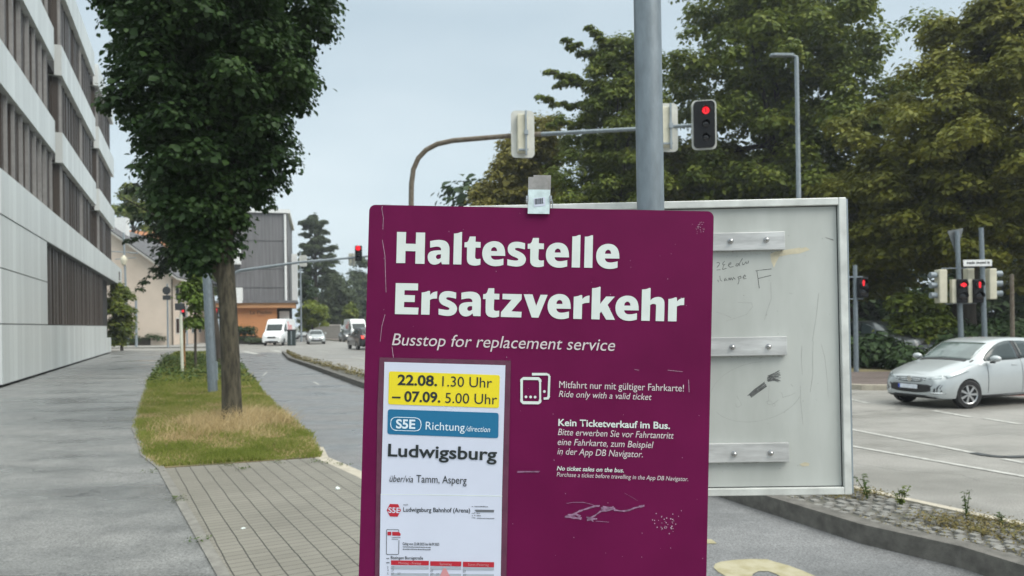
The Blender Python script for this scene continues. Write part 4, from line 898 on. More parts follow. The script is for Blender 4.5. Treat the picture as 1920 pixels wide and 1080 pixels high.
stn = MB()
for i, pts in enumerate(([(1445, 476), (1455, 471), (1470, 470), (1490, 468), (1512, 463), (1520, 468), (1500, 475), (1480, 477), (1462, 481), (1456, 492), (1452, 502), (1447, 490)], [(1465, 470), (1480, 467), (1500, 464), (1510, 470), (1490, 474)], [(1500, 871), (1510, 867), (1519, 869), (1517, 874), (1505, 875)])):
    stn.plate(BF.poly(pts), .0036 - i * .0001, .0041)
stn.build('rust_stain', M['rust_stain'], board)
dm = MB()
for _ in range(150):
    row = random.choice(((1345, 1470, 470), (1345, 1472, 667), (1340, 1475, 866))); x = random.uniform(row[0], row[1]); y = row[2] + abs(random.gauss(0, 1)) * 5
    r = random.uniform(.3, .9); dm.plate(BF.poly([(x - r * 1.5, y - r * .5), (x + r * 1.5, y - r * .4), (x + r, y + r), (x - r, y + r * .7)]), .0036, .0040)
for _ in range(40):
    x = random.uniform(1345, 1560); y = random.uniform(395, 905); r = random.uniform(.3, 1.0); dm.plate(BF.poly(disc(x, y, r, 5)), .0036, .0040)
dm.plate(BF.poly([(1548, 444), (1564, 449), (1564, 451), (1549, 446)]), .0036, .0040)
dm.build('dirt_specks', M['dirt'], board)
# ------------------------------------------------------------------ the office building at left
ANG = math.atan2(.43, 1)
bld = empty('office_building', (-5.8, 0, 0), ANG, 'modern office building with pale metal bands and brown vertical fins along the left sidewalk', 'building')
K = 1 / math.cos(ANG)
def part(name, m, par, *boxes, bev=0):
    mb = MB()
    for b in boxes: mb.box(*b, bev=bev)
    return mb.build(name, M[m], par)
part('core', 'core', bld, (-14, -.55, 25.3, 62.5, .05, 18.2))
part('plinth', 'alu_panel', bld, (-14, -.02, 25, 56.2, .2, 2.05))
part('base_gap', 'core', bld, (-13.9, -.10, 25.1, 58.8, .10, .2))
part('plinth_step', 'alu_panel', bld, (-1.2, .0, 56.22, 58.9, .2, 1.22))
part('ground_panel', 'alu_panel', bld, (-14, -.02, 25, 33.1, 2.09, 3.78), (-14, -.02, 25, 33.1, 3.82, 5.44))
part('panel_joint', 'grout', bld, (-13.9, -.05, 25.05, 33.05, 2.05, 2.09), (-13.9, -.05, 25.05, 33.05, 3.78, 3.82), (-13.9, -.05, 25.05, 68, 5.44, 5.475))
part('facade_band', 'alu_panel', bld, (-14, .0, 25, 68.8, 5.475, 6.87))
segs = ((24.9, 35.3), (37.4, 50.6), (52.6, 62.8))
for zi, (z0, z1) in enumerate(((9.53, 10.92), (13.55, 14.95), (17.6, 19.0))):
    for y0, y1 in segs: part('facade_band', 'alu_panel', bld, (-2.2, .0, y0, y1 - (.0 if zi else .0), z0, z1))
    part('cornice', 'core', bld, (-2.0, -.3, 25.2, 62.6, z0 + .02, z1 - .02))
def fins(y0, y1, z0, z1, pitch=.42, light=3):
    mb = MB(); lt = MB(); y = y0 + .1; k = 0
    mb.box(-.54, -.42, y0, y1, z0, z1)
    while y < y1 - .05:
        d = random.uniform(-.03, .03); w = random.choice((.10, .15, .24))
        mb.box(-.42, -.22 + d, y, y + w, z0 + .01, z1 - .01)
        if k % light == 0:
            lt.box(-.42, -.10, y + w + .02, y + w + .055, z0 + .012, z1 - .012)
        y += pitch + random.uniform(-.05, .05); k += 1
    o = mb.build('fin_screen', M['fin'], bld)
    if lt.v: lt.build('fin_edge', M['fin_light'], o)
for z0, z1 in ((6.88, 9.52), (10.93, 13.54), (14.96, 17.59)):
    fins(24.9, 35.0, z0, z1)
    part('window', 'dark_glass', bld, (-.9, -.60, 35.0, 37.6, z0, z1)); part('window_post', 'fin_light', bld, (-.6, -.5, 35.25, 35.33, z0, z1))
    fins(37.6, 50.2, z0, z1, .42, 17)
    part('window', 'dark_glass', bld, (-.9, -.60, 50.2, 52.8, z0, z1))
    fins(52.8, 62.6, z0, z1, .42, 40)
fins(33.1, 55.9, 2.09, 5.44, .36, 900)
part('recessed_door', 'dark_glass', bld, (-.9, -.62, 56.3, 62, .3, 5.4))
part('house_number_plate', 'fin', bld, (.001, .02, 65.9, 66.8, 5.8, 6.5))

# ------------------------------------------------------------------ houses and blocks further along
def house_pt(px, Y, z): p = at(px, 606, Y); return Vector((p.x, p.y, z))
Yh = 76.0
corner = house_pt(322, Yh, 0); left = house_pt(60, Yh, 0)
beige = empty('beige_house', (corner.x, corner.y, 0), 0, 'beige rendered house with white eaves and dark slate roof beyond the office building', 'house')
w = (corner - left).length; hr = 7.3; zr = 12.3; dpt = Vector((-.12, 1.0, 0)).normalized()
e1 = Vector((-1, .06, 0)).normalized()
def hp(u, d, z): q = e1 * u + dpt * d; return (q.x, q.y, z)
mb = MB(); mb.add([hp(0, 0, 0), hp(w, 0, 0), hp(w, 0, hr), hp(w / 2, 0, zr), hp(0, 0, hr), hp(0, 14, 0), hp(w, 14, 0), hp(w, 14, hr), hp(w / 2, 14, zr), hp(0, 14, hr)],
    [(0, 1, 2, 3, 4), (5, 9, 8, 7, 6), (0, 4, 9, 5), (1, 6, 7, 2)]); mb.build('wall', M['beige'], beige)
def slope(o_, m_, th, name, e0, m2=None):
    mb = MB()
    for u0, z0, u1, z1 in ((-e0, hr - e0 * (zr - hr) / (w / 2), w / 2, zr), (w / 2, zr, w + e0, hr - e0 * (zr - hr) / (w / 2))):
        vs = [hp(u0, -o_, z0 + .02), hp(u1, -o_, z1 + .02), hp(u1, 14 + o_, z1 + .02), hp(u0, 14 + o_, z0 + .02)]
        vs2 = [(v[0], v[1], v[2] + th) for v in vs]
        mb.add(vs + vs2, [(0, 1, 2, 3), (7, 6, 5, 4), (0, 4, 5, 1), (1, 5, 6, 2), (2, 6, 7, 3), (3, 7, 4, 0)])
    o = mb.build(name, M[m_], beige)
    bm = bmesh.new(); bm.from_mesh(o.data); bmesh.ops.recalc_face_normals(bm, faces=bm.faces); bm.to_mesh(o.data); bm.free(); return o
slope(.75, 'eave', .22, 'eave_board', .9); rf = slope(.8, 'slate', .12, 'roof', .95); rf.location.z = .23
for k in range(5):
    for zz in (1.2, 4.6):
        d0 = 1.2 + k * 2.6; mb = MB(); q = [hp(-.03, d0, zz), hp(-.03, d0 + 1.1, zz), hp(-.03, d0 + 1.1, zz + 1.7), hp(-.03, d0, zz + 1.7)]
        mb.add(q, [(0, 1, 2, 3)]); fr_ = mb.build('window', M['eave'], beige)
        mb = MB(); q = [hp(-.06, d0 + .12, zz + .12), hp(-.06, d0 + .98, zz + .12), hp(-.06, d0 + .98, zz + 1.58), hp(-.06, d0 + .12, zz + 1.58)]
        mb.add(q, [(0, 1, 2, 3)]); mb.build('pane', M['dark_glass'], fr_)
mb = MB(); mb.tube([hp(-.12, -.12, 0), hp(-.12, -.12, hr - .5)], .09, 8); mb.build('downpipe', M['rust'], beige)
p = house_pt(215, Yh, 0); mb = MB(); u_ = (corner.x - p.x); mb.box(-.8, .8, -.35, .35, 0, 2.3); o = mb.build('chimney', M['wwhite'], beige); o.location = Vector(hp(w * .46, 3, zr - 1.0))
p = house_pt(345, 118, 0)
oh = empty('orange_roof_house', (p.x, p.y, 0), R(20), 'house with orange tiled roof showing above the slate roof behind the maple', 'house')
MB().box(-12, 3, 0, 10, 0, 11.3).build('wall', M['beige'], oh)
mb = MB(); mb.add([(-13, -.8, 10.7), (4, -.8, 10.7), (4, 10.8, 10.7), (-13, 10.8, 10.7), (-11, 5, 17.6), (-.5, 5, 17.6)], [(0, 1, 5, 4), (1, 2, 5), (2, 3, 4, 5), (3, 0, 4), (3, 2, 1, 0)]); mb.build('roof', M['tiles'], oh)

Yt = 86.0
c0 = house_pt(541, Yt, 0)
tb = empty('apartment_block', (c0.x, c0.y, 0), R(14.5), 'grey clad flat roofed block above an orange restaurant ground floor', 'building')
kx = Yt / FPX; W_ = 118 * kx
zt = lambda y, Y=Yt: CAMZ + (611 - y) * Y / FPX
part('upper_wall', 'clad', tb, (-W_, 0, 0, 16, zt(566), zt(400)))
part('parapet', 'wwhite', tb, (-W_ - .3, .3, -.3, 16.3, zt(400), zt(393)))
part('floor_joint', 'slate', tb, (-W_, .02, -.03, .02, zt(453), zt(451)), (-W_, .02, -.031, .02, zt(540), zt(538)), (-W_, .02, -.032, .02, zt(505), zt(503)))
mb = MB(); mb.tube([(-.25, -.14, zt(564)), (-.25, -.14, zt(402))], .13, 8); mb.build('downpipe', M['wwhite'], tb)
part('corner_strip', 'wwhite', tb, (.35, .95, 2.5, 5, zt(568), zt(472)))
part('balcony', 'wwhite', tb, (-5.95, -5.05, -1.1, -.05, zt(497), zt(463)), (-5.6, -4.9, -1.0, -.05, zt(568), zt(540)))
part('window', 'dark_glass', tb, (-7.6, -6.4, -.06, .0, zt(560), zt(538)), (-7.6, -6.4, -.06, 0, zt(497), zt(470)))
part('canopy', 'peach', tb, (-W_ - .6, .75, -.7, 5, zt(577), zt(568)))
part('canopy_top', 'clad', tb, (-W_ - .9, 1.0, -.95, 5.3, zt(568), zt(563.5)))
part('restaurant_wall', 'orange', tb, (-W_, -1.3, -.05, 3.5, 0, zt(577)))
part('entrance', 'core', tb, (-1.3, .3, 1.2, 3.5, 0, zt(577)))
part('entrance_door', 'wwhite', tb, (-1.05, .05, 1.05, 1.2, .1, zt(583)))
def wall_text(name, body, x0, x1, z, h, m, par, y=-.07):
    c = bpy.data.curves.new('t', 'FONT'); c.body = body; c.size = 1; c.offset = .01; o = bpy.data.objects.new('t', c); COL.objects.link(o); bpy.context.view_layer.update()
    me = bpy.data.meshes.new_from_object(o.evaluated_get(bpy.context.evaluated_depsgraph_get())); bpy.data.objects.remove(o)
    xs = [v.co.x for v in me.vertices]; a, b = min(xs), max(xs)
    for v in me.vertices: v.co = (x0 + (v.co.x - a) / (b - a) * (x1 - x0), y, z + v.co.y * h / .7)
    me.materials.clear(); me.materials.append(M[m]); ob = bpy.data.objects.new(name, me); COL.objects.link(ob); ob.parent = par; return ob
M['brown_letters'] = mat('brown_letters', (.13, .075, .04), .7, var=.1)
M['brown_faint'] = mat('brown_letters_faint', (.30, .12, .055), .7, var=.1)
wall_text('restaurant_lettering', 'La Piadto', -68 * kx, -30 * kx, zt(588.5), 6.6 * kx, 'brown_letters', tb)
wall_text('restaurant_lettering', 'Ristorante', -55 * kx, -43 * kx, zt(592.5), 2.4 * kx, 'brown_faint', tb)
# grey tower far behind the trees
p = house_pt(953, 190, 0)
ft = empty('distant_tower', (p.x, p.y, 0), R(-8), 'distant grey tower block corner peeping out behind the left signal board', 'building')
part('wall', 'sign_back', ft, (-1.6, 6, 0, 8, 0, CAMZ + (606 - 266) * 190 / FPX)); part('parapet', 'eave', ft, (-1.8, 6.2, -.2, 8.2, CAMZ + (606 - 266) * 190 / FPX, CAMZ + (606 - 264) * 190 / FPX))
for r_ in range(10): part('window', 'dark_glass', ft, (-.6, 5, -.05, .0, 3 + r_ * 4.2, 5 + r_ * 4.2))
# low wall and garden fence right of the restaurant
p = G(628, 640); q = G(548, 640)
gw = empty('garden_wall', (q.x, q.y + 10, 0), 0, 'low grey garden wall running behind the parked cars', 'wall')
part('wall', 'concrete', gw, (0, 3.6, 0, .3, 0, 1.9)); part('coping', 'eave', gw, (-.05, 3.65, -.05, .35, 1.9, 2.0))

# ------------------------------------------------------------------ street signals
def lamp_face(par, x, y, z, r, lit, arrow=None, M_=None):
    """one round lens looking along -y"""
    Mx = Matrix.Translation((x, y, z)) @ Matrix.Rotation(R(90), 4, 'X')
    o = MB().lathe([(r, 0), (r, .02), (r * .8, .035), (.001, .04)], 20, Mx).build('lens', M['dead_lens' if lit == 'lit_figure' else lit], par)
    vs = MB(); n = 14
    for k in range(n):                                     # a peaked visor over the lens
        a0, a1 = R(-10 + 200 * k / n), R(-10 + 200 * (k + 1) / n); rr = r * 1.12
        l0, l1 = (.2 * r * (3 + math.sin(a0) * 3)) * .5, (.2 * r * (3 + math.sin(a1) * 3)) * .5
        vs.add([(x + rr * math.cos(a0), y, z + rr * math.sin(a0)), (x + rr * math.cos(a1), y, z + rr * math.sin(a1)), (x + rr * math.cos(a1), y - l1 - .05, z + rr * math.sin(a1)), (x + rr * math.cos(a0), y - l0 - .05, z + rr * math.sin(a0))], [(0, 1, 2, 3)])
    vs.build('visor', M['black_plastic'], o)
    if lit == 'lit_figure':
        fm = MB()
        if arrow == 'bar': fm.plate([(x - r * .18, z - r * .8), (x + r * .18, z - r * .8), (x + r * .30, z + r * .25), (x + r * .16, z + r * .8), (x - r * .16, z + r * .8), (x - r * .30, z + r * .25)], y - .047, y - .041)
        else: fm.plate(rrect(x - r * .75, x + r * .75, z - r * .32, z + r * .35, r * .25), y - .047, y - .041); fm.plate(rrect(x - r * .2, x + r * .3, z - r * .55, z + r * .6, r * .1), y - .0475, y - .0411)
        fm.build('symbol', M['lit_red'], o)
    elif arrow and arrow != 'none':
        am = MB()
        if arrow == 'ahead_right': am.box(x - .012, x + .012, y - .046, y - .0415, z - r * .75, z + r * .5); am.box(x - r * .5, x - .04, y - .046, y - .0415, z - .012, z + .012)
        elif arrow == 'bar': am.box(x - r * .12, x + r * .12, y - .046, y - .0415, z - r * .7, z + r * .7)
        am.build('symbol', M['black_plastic'], o)
    return o
def signal_front(loc, rz, H, W, board, label, nl=3, arrow=None, group='traffic signals', lit=0):
    t = empty('traffic_signal', loc, rz, label, 'traffic light', group); h = H / 2
    if board:
        MB().plate(rrect(-W / 2, W / 2, -h, h, W * .2), .06, .075).build('backboard', M['sig_white'], t)
        MB().plate(rrect(-W / 2 + .045, W / 2 - .045, -h + .045, h - .045, W * .17), -.03, .0595).build('housing', M['black_plastic'], t)
        r = W * .145
    else:
        MB().box(-W / 2, W / 2, -.05, .12, -h, h, bev=.03).build('housing', M['black_plastic'], t); r = W * .36
    for i in range(nl):
        z = h - H * (.5 + i) / nl if not board else h - .12 - (H - .24) * (.5 + i) / nl
        y = -.03 if board else -.05
        lamp_face(t, 0 if not board else W * .06, y, z, r, 'lit_red' if i == lit else 'dead_lens', arrow if i == lit else None)
    mb = MB(); mb.box(-.03, .03, .076 if board else .121, .22, -.05, .05); mb.build('bracket', M['galv_dull'], t)
    return t
def signal_back(loc, rz, H, W, label, group='traffic signals'):
    t = empty('traffic_signal', loc, rz, label, 'traffic light', group); h = H / 2
    MB().plate(rrect(-W / 2, W / 2, -h, h, W * .2), .06, .08).build('backboard', M['sig_white'], t)
    MB().box(-W * .24, W * .20, -.09, .0595, -h * .82, h * .80, bev=.02).build('housing', M['cream'], t)
    mb = MB(); mb.box(W * .08, W * .16, -.15, -.0905, -h * .95, h * .92); mb.box(-W * .2, W * .2, -.13, -.0905, -h * .75, -h * .68); mb.box(W * .04, W * .2, -.17, -.0905, -.06, .06); mb.build('bracket', M['galv_dull'], t)
    mb = MB(); mb.plate(rrect(-W * .2, W * .16, -h * .78, h * .76, W * .1), .0805, .19); mb.build('lamp_body', M['black_plastic'], t)
    return t
# near gantry
g0 = at(773, 606, 20.6); g0.z = 0.1
gan = empty('signal_gantry', g0, 0, 'rusty curved pole with long signal arm over the road, behind the plum board', 'signal pole', 'signal gantries')
def rel(px, py, Y): return at(px, py, Y) - g0
arc = [rel(771, 380, 20.6), rel(771.5, 345, 20.6)]
for (x, y) in ((775, 318), (784, 297), (799, 281), (820, 270), (850, 263.5)): arc.append(rel(x, y, 20.6 - (x - 771) * .0016))
rp_ = [Vector((0, 0, -.05)), Vector((0, 0, 2))] + arc
MB().tube(rp_, [.085, .08] + [.072] * 2 + [.07] * 5, 14).build('pole', M['rust'], gan)
MB().tube([arc[-1], rel(958, 254.5, 20.3), rel(1015, 251.5, 20.2)], [.07, .065, .065], 14).build('arm_joint', M['rust'], gan)
MB().tube([rel(1012, 251.7, 20.2), rel(1190, 242, 19.7), rel(1330, 233, 19.4)], [.058, .052, .045], 12).build('arm', M['galv'], gan)
a = at(980.5, 250.5, 20.05); signal_back((a.x, a.y, a.z), R(4), 1.27, .63, 'back of a white signal board hanging on the left part of the gantry arm')
a = at(1250, 238, 19.45); signal_back((a.x, a.y, a.z), R(4), 1.27, .63, 'back of a white signal board on the gantry arm just right of the steel mast')
a = at(1320.5, 233, 19.0); signal_front((a.x, a.y, a.z), R(-9), 1.27, .62, True, 'black traffic light with white border showing red at the tip of the gantry arm', arrow='ahead_right')
# far gantry beyond the street tree
g1 = at(436, 606, 50); g1.z = .1
gan2 = empty('signal_gantry', g1, 0, 'grey straight signal arm crossing the street in front of the grey block', 'signal pole', 'signal gantries')
rel2 = lambda px, py, Y: at(px, py, Y) - g1
MB().tube([Vector((0, 0, -.05)), Vector((0, 0, 2)), rel2(436, 522, 50), rel2(440, 512, 50), rel2(450, 507.5, 50)], [.11, .1, .095, .09, .09], 12).build('pole', M['galv_dull'], gan2)
MB().tube([rel2(450, 507.5, 50), rel2(560, 492, 49.5), rel2(690, 480.5, 49)], [.10, .085, .07], 12).build('arm', M['galv_dull'], gan2)
a = at(672, 475, 48.7); signal_front((a.x, a.y, a.z), R(-2), 1.0, .45, False, 'small distant traffic light showing red over the street, left of the plum board')
a = at(659.5, 486.5, 49.2); signal_back((a.x, a.y, a.z), R(4), .84, .45, 'pale back of a small distant signal beside the red one')
# street lamps and posts
def post(name, px, py, z0, top_py, r, label, cat, m='galv_dull', group=None, lean=0):
    g = G(px, py, z0); t = empty(name, g, 0, label, cat, group)
    h = CAMZ + (606 - (px - 960) * .0122 - top_py) * g.y / FPX - z0
    MB().tube([(0, 0, -.05), (lean * .5, 0, h * .5), (lean, 0, h)], [r * 1.1, r, r * .9], 12).build('pole', M[m], t)
    return t, g, h
t, g, h = post('lamp_mast', 399.5, 738, .12, 150, .115, 'thick grey galvanised mast standing in the grass behind the street tree', 'lamp post', 'galv', None, -.32)
MB().box(.06, .125, -.03, .03, .35, .85).build('service_door', M['galv_dull'], t)
t, g, h = post('street_lamp', 240, 648, .12, 436, .10, 'thin lamp post with small round lantern at the end of the office building', 'lamp post', 'galv_dull', None, -.30)
z = CAMZ + (615 - 488) * g.y / FPX - .12
MB().lathe([(.05, -.55), (.2, -.45), (.3, -.1), (.3, .15), (.12, .4), (.05, .5)], 14, Matrix.Translation((-.2, -.2, z))).build('lantern', M['cream'], t)
mb = MB(); mb.tube([(-1.6, 0, z + .9), (1.1, 0, z + .7)], .05, 6); mb.tube([(-1.2, 0, z + .1), (.9, 0, z + .25)], .04, 6); mb.build('cross_arm', M['galv_dull'], t)
post('short_post', 256, 650, .12, 560, .11, 'plain thin grey post in front of the clipped hedge', 'post')
t, g, h = post('round_sign_post', 315, 651, .12, 532, .075, 'post carrying the dark back of a round sign above a square one', 'sign')
k = g.y / FPX; zz = lambda y: CAMZ + (614 - y) * k - .12
o = MB().plate(disc(-.02, zz(545), 7.6 * k, 24), -.13, -.10).build('round_plate', M['sign_dark'], t); MB().plate(rrect(-7.6 * k, 7.2 * k, zz(562.5), zz(554), .05), -.13, -.10).build('square_plate', M['sign_dark'], t)
t, g, h = post('direction_sign_post', 340, 650, .12, 566, .08, 'post with dark rectangular sign back near the young tree', 'sign')
k = g.y / FPX; MB().plate(rrect(-10 * k, 8.5 * k, zz(582), zz(569), .05), -.13, -.10).build('plate', M['sign_dark'], t)
for (px, py, top, lab) in ((347, 648, 570, 'distant pedestrian light showing red left of the young tree'), (408.5, 648, 572, 'distant pedestrian light showing red between grey mast and street tree')):
    t, g, h = post('pedestrian_signal', px + 4, py, .12, top, .07, lab, 'traffic light', group='distant pedestrian lights'); k = g.y / FPX
    MB().box(-.46, -.1, -.22, -.0, h - 1.25, h - .2, bev=.03).build('housing', M['black_plastic'], t)
    MB().plate(rrect(-.40, -.16, h - .78, h - .30, .06), -.25, -.221).build('lens', M['lit_red'], t)
    MB().plate(rrect(-.40, -.16, h - 1.2, h - .86, .06), -.25, -.221).build('lens', M['dead_lens'], t)
t, g, h = post('street_lamp', 565, 641, 0, 470, .10, 'slim grey lamp post beside the silver car in front of the lime green tree', 'lamp post')
k = g.y / FPX; zz2 = lambda y: CAMZ + (611 - y) * k
MB().plate(rrect(-1 * k, 13 * k, zz2(500), zz2(479), .15), -.2, -.12).build('sign_plate', M['sig_white'], t)
t, g, h = post('street_lamp', 1503, 690, .12, 108, .085, 'tall slender street lamp with flat LED head before the dense trees', 'lamp post', 'galv_dull', None, -.05)
k = g.y / FPX
mb = MB(); mb.tube([(-.03, 0, h), (-.05, 0, h + .04), (-.3, 0, h + .10)], [.05, .05, .045], 8); mb.build('neck', M['galv_dull'], t)
mb = MB(); mb.prism([(-.18, -.10), (-.18, .10), (-.9, .14), (-1.02, .08), (-1.02, -.08), (-.9, -.14)], h + .06, h + .14); mb.build('lamp_head', M['galv_dull'], t)
MB().prism([(-.4, -.08), (-.4, .08), (-.92, .09), (-.92, -.09)], h + .05, h + .0595).build('lamp_glass', M['lamp_glass'], t)
# pedestrian lights across the cross street
t, g, h = post('pedestrian_signal', 1605.5, 697, .12, 497, .075, 'pedestrian light showing red on a slim post right beside the grey sign board', 'traffic light', 'galv')
MB().box(.04, .34, -.25, .08, h - 1.1, h - .42, bev=.03).build('housing', M['black_plastic'], t)
lamp_face(t, .15, -.25, h - .62, .12, 'lit_figure', 'bar'); lamp_face(t, .15, -.25, h - .92, .12, 'dead_lens')
mb = MB(); mb.box(-.3, .25, -.03, .03, h - .42, h - .38); mb.box(-.2, .25, -.03, .03, h - 1.16, h - 1.12); mb.build('bracket', M['galv_dull'], t)
t, g, h = post('traffic_light_post', 1804, 690, .12, 432, .085, 'post carrying cream signal boxes with red lights under a triangular sign back', 'traffic light', 'galv', None, -.12)
k = g.y / FPX; zt2 = lambda y: CAMZ + (606 - 845 * .0122 - y) * k - .12
MB().plate([(-16 * k - .1, zt2(432)), (14 * k - .1, zt2(427)), (2 * k - .1, zt2(472)), (-2 * k - .1, zt2(472))], .1, .12).build('triangle_plate', M['sign_back'], t)
mb = MB(); mb.box(-44 * k, -29 * k, -.12, .22, zt2(568), zt2(505), bev=.03); ho = mb.build('side_housing', M['cream'], t)
for i in range(3):
    Mx = Matrix.Translation((-45 * k, .05, zt2(515 + i * 19))) @ Matrix.Rotation(R(-90), 4, 'Y'); MB().lathe([(.1, 0), (.11, .22)], 12, Mx).build('visor', M['galv_dull'], ho)
mb = MB(); mb.box(16 * k, 29 * k, .1, .4, zt2(525), zt2(503), bev=.03); mb.build('rear_housing', M['cream'], t)
for cx, arrow in ((-6, 'wide'), (24, 'bar')):
    ho = MB().box((cx - 10) * k, (cx + 9) * k, -.3, -.09, zt2(568), zt2(524), bev=.03).build('housing', M['black_plastic'], t)
    MB().box((cx - 11) * k - .12, (cx - 10) * k, -.22, -.05, zt2(568), zt2(524)).build('housing_side', M['cream'], t)
    lamp_face(t, cx * k, -.3, zt2(535), .135, 'lit_figure', arrow); lamp_face(t, cx * k, -.3, zt2(556), .135, 'dead_lens')
mb = MB(); mb.box(-36 * k, 24 * k, -.03, .03, zt2(503.5), zt2(502)); mb.box(-30 * k, 28 * k, -.03, .03, zt2(570), zt2(568.4)); mb.build('bracket', M['galv_dull'], t)
t, g, h = post('name_sign_post', 1848, 690, .12, 427, .085, 'taller galvanised post carrying the white street name sign and a cream signal box', 'sign', 'galv', None, -.1)
k = g.y / FPX
np_ = MB().plate(rrect(-44 * k, 9 * k, zt2(500), zt2(488), .03), -.16, -.13).build('street_name_plate', M['wwhite'], t)
mb = MB(); x = -38 * k
for w_ in (4, 3, 3, 2, 4, 0, 3, 4, 3, 3, 4, 2, 0, 2, 3):
    if w_: mb.plate(rrect(x, x + w_ * k * .75, zt2(496 - (.6 if w_ == 4 else 0)), zt2(492.2 if w_ > 2 else 491), .01), -.164, -.1601)
    x += max(w_, 2) * k * .98
mb.build('street_name_lettering', M['black_print'], np_)
hb = MB().box(8 * k, 22 * k, -.05, .3, zt2(562), zt2(504), bev=.03).build('side_housing', M['cream'], t)
for i in range(3):
    Mx = Matrix.Translation((22.3 * k, .1, zt2(514 + i * 18.5))) @ Matrix.Rotation(R(90), 4, 'Y'); MB().lathe([(.1, 0), (.11, .24)], 12, Mx).build('visor', M['galv_dull'], hb)
post('brown_post', 1899, 690, .12, 514, .07, 'dull brown post behind the hatchback at the right edge', 'post', 'rust')
# cabinet, planter wall, litter
p = G(547, 648); cab = empty('waste_cabinet', p, R(12), 'dark green waste bin cabinet with pale centre strip beside the white van', 'bin')
MB().box(-.38, .38, -.35, .35, 0.02, 1.42, bev=.03).build('body', M['bin'], cab); MB().box(-.43, .43, -.4, .4, 1.42, 1.56, bev=.03).build('lid', M['car_trim'], cab); MB().box(-.04, .04, -.38, -.352, .1, 1.4).build('strip', M['galv_dull'], cab)
for i, (px, py, lab) in enumerate(((633, 917, 'small crumpled white paper scrap on the paving near the plum board'), (456, 990.5, 'tiny flat white scrap on the bus stop paving nearer the sidewalk'))):
    q = G(px, py, .126); bm = bmesh.new(); bmesh.ops.create_icosphere(bm, subdivisions=2, radius=.028 if i == 0 else .02)
    for v in bm.verts: v.co = v.co * random.uniform(.6, 1.2); v.co.z = abs(v.co.z) * (.9 if i == 0 else .3)
    me = bpy.data.meshes.new('paper_scrap'); bm.to_mesh(me); bm.free(); me.materials.append(M['white_vinyl']); o = bpy.data.objects.new('paper_scrap', me); COL.objects.link(o); o.location = q
    tag(o, lab, 'litter', 'paper scraps on the paving')
# ------------------------------------------------------------------ trees
# the street tree in the verge: an upright oval maple
kx = 13.6 / FPX
prof = [(2.9, -5.65, TY, .35), (3.25, -5.58, TY, .75), (3.7, -5.55, TY, 1.12), (4.1, -5.6, TY, 1.45), (4.9, -5.5, TY, 1.72), (5.9, -5.38, TY, 2.15), (6.9, -5.28, TY, 2.4), (7.9, -5.3, TY, 2.52), (9.2, -5.3, TY, 2.35), (10.6, -5.3, TY, 1.8), (12, -5.3, TY, 1.0), (12.9, -5.3, TY, .3)]
cl = env_clumps(prof, 700, (.32, .55), .40, .03, .8)
mt = empty('street_maple', (TX, TY, .12), 0, 'upright dense green maple with dark rough trunk growing in the grass verge', 'tree')
c2 = cl.copy(); c2[:, :3] -= np.array([TX, TY, .12])
base = Vector((0, 0, 0)); top = Vector((-.12, 0, 3.3))
sg = [([base - Vector((0, 0, .1)), base + Vector((0, 0, .06)), Vector((.0, 0, .3)), Vector((-.02, .01, 1.2)), Vector((-.05, 0, 2.2)), Vector((-.1, 0, 2.9)), Vector((-.14, 0, 3.5))], [.25, .20, .175, .162, .156, .165, .17])]
for i in range(12):
    a = i * 2.4; g = Vector((math.cos(a) * random.uniform(.3, .85) - .2, math.sin(a) * random.uniform(.3, .85), random.uniform(4.6, 9.5))); s = Vector((-.12, 0, random.uniform(2.75, 3.6)))
    m_ = s.lerp(g, .45) + Vector((0, 0, .5)); sg.append(([s, s.lerp(m_, .5), m_, m_.lerp(g, .5), g], [.08, .06, .045, .03, .01]))
sg.append(([Vector((-.1, -.02, 2.55)), Vector((-.3, -.1, 2.95)), Vector((-.42, -.12, 3.5)), Vector((-.5, -.1, 4.2))], [.09, .085, .07, .05]))
tr = trunk_mesh(mt, sg, M['bark'], 'trunk', 18)
clump_leaves(c2, 235000, .082, .85, M['leaf_maple'], 'crown', mt, squash=.95, inner=.2, droop=.35, up=.6)
tw = MB(); tw.tube([(-.9, 0, 3.6), (-1.5, .05, 3.9), (-2.1, 0, 4.25)], [.02, .014, .006], 5); tw.build('twig', M['bark'], mt)

# further trees along the verge and at the corner
def zrow(y, Y): return CAMZ + (612 - y) * Y / FPX
def X_(px, Y): return (px - 960) / FPX * Y
def px_tree(name, base_px, Y, rows, ncl, rcl, n, size, leaf, label, r0, zb=.12, depth=1.0, **kw):
    """rows: (pixel y, left px, right px) of the crown's outline at distance Y"""
    bx_ = X_(base_px, Y); prof = []
    for y, a, b in rows: prof.append((zrow(y, Y) - (.5 * (a + b) - 367) * .0122 * Y / FPX, X_((a + b) / 2, Y), Y, (b - a) / 2 * Y / FPX))
    prof.sort(); cl = env_clumps(prof, ncl, rcl, kw.pop('shell', .6), kw.pop('jit', .1))
    cl[:, 1] = Y + (cl[:, 1] - Y) * depth
    return make_tree(name, (bx_, Y, zb), prof[0][0] + (prof[-1][0] - prof[0][0]) * .45, cl, n, size, leaf, label, r0, **kw)
px_tree('verge_tree', 412, 31, [(508, 325, 405), (480, 312, 430), (440, 288, 435), (400, 250, 440), (360, 245, 430), (310, 262, 420)], 120, (.45, .85), 16000, .17, 'leaf_dark', 'dark green tree in the verge close behind the street maple', .17)
px_tree('young_verge_tree', 366, 29.3, [(612, 352, 380), (575, 342, 388), (530, 338, 392), (490, 345, 390), (455, 352, 384)], 46, (.25, .45), 5500, .14, 'leaf_young', 'slim young tree with light green leaves held by stakes', .05)
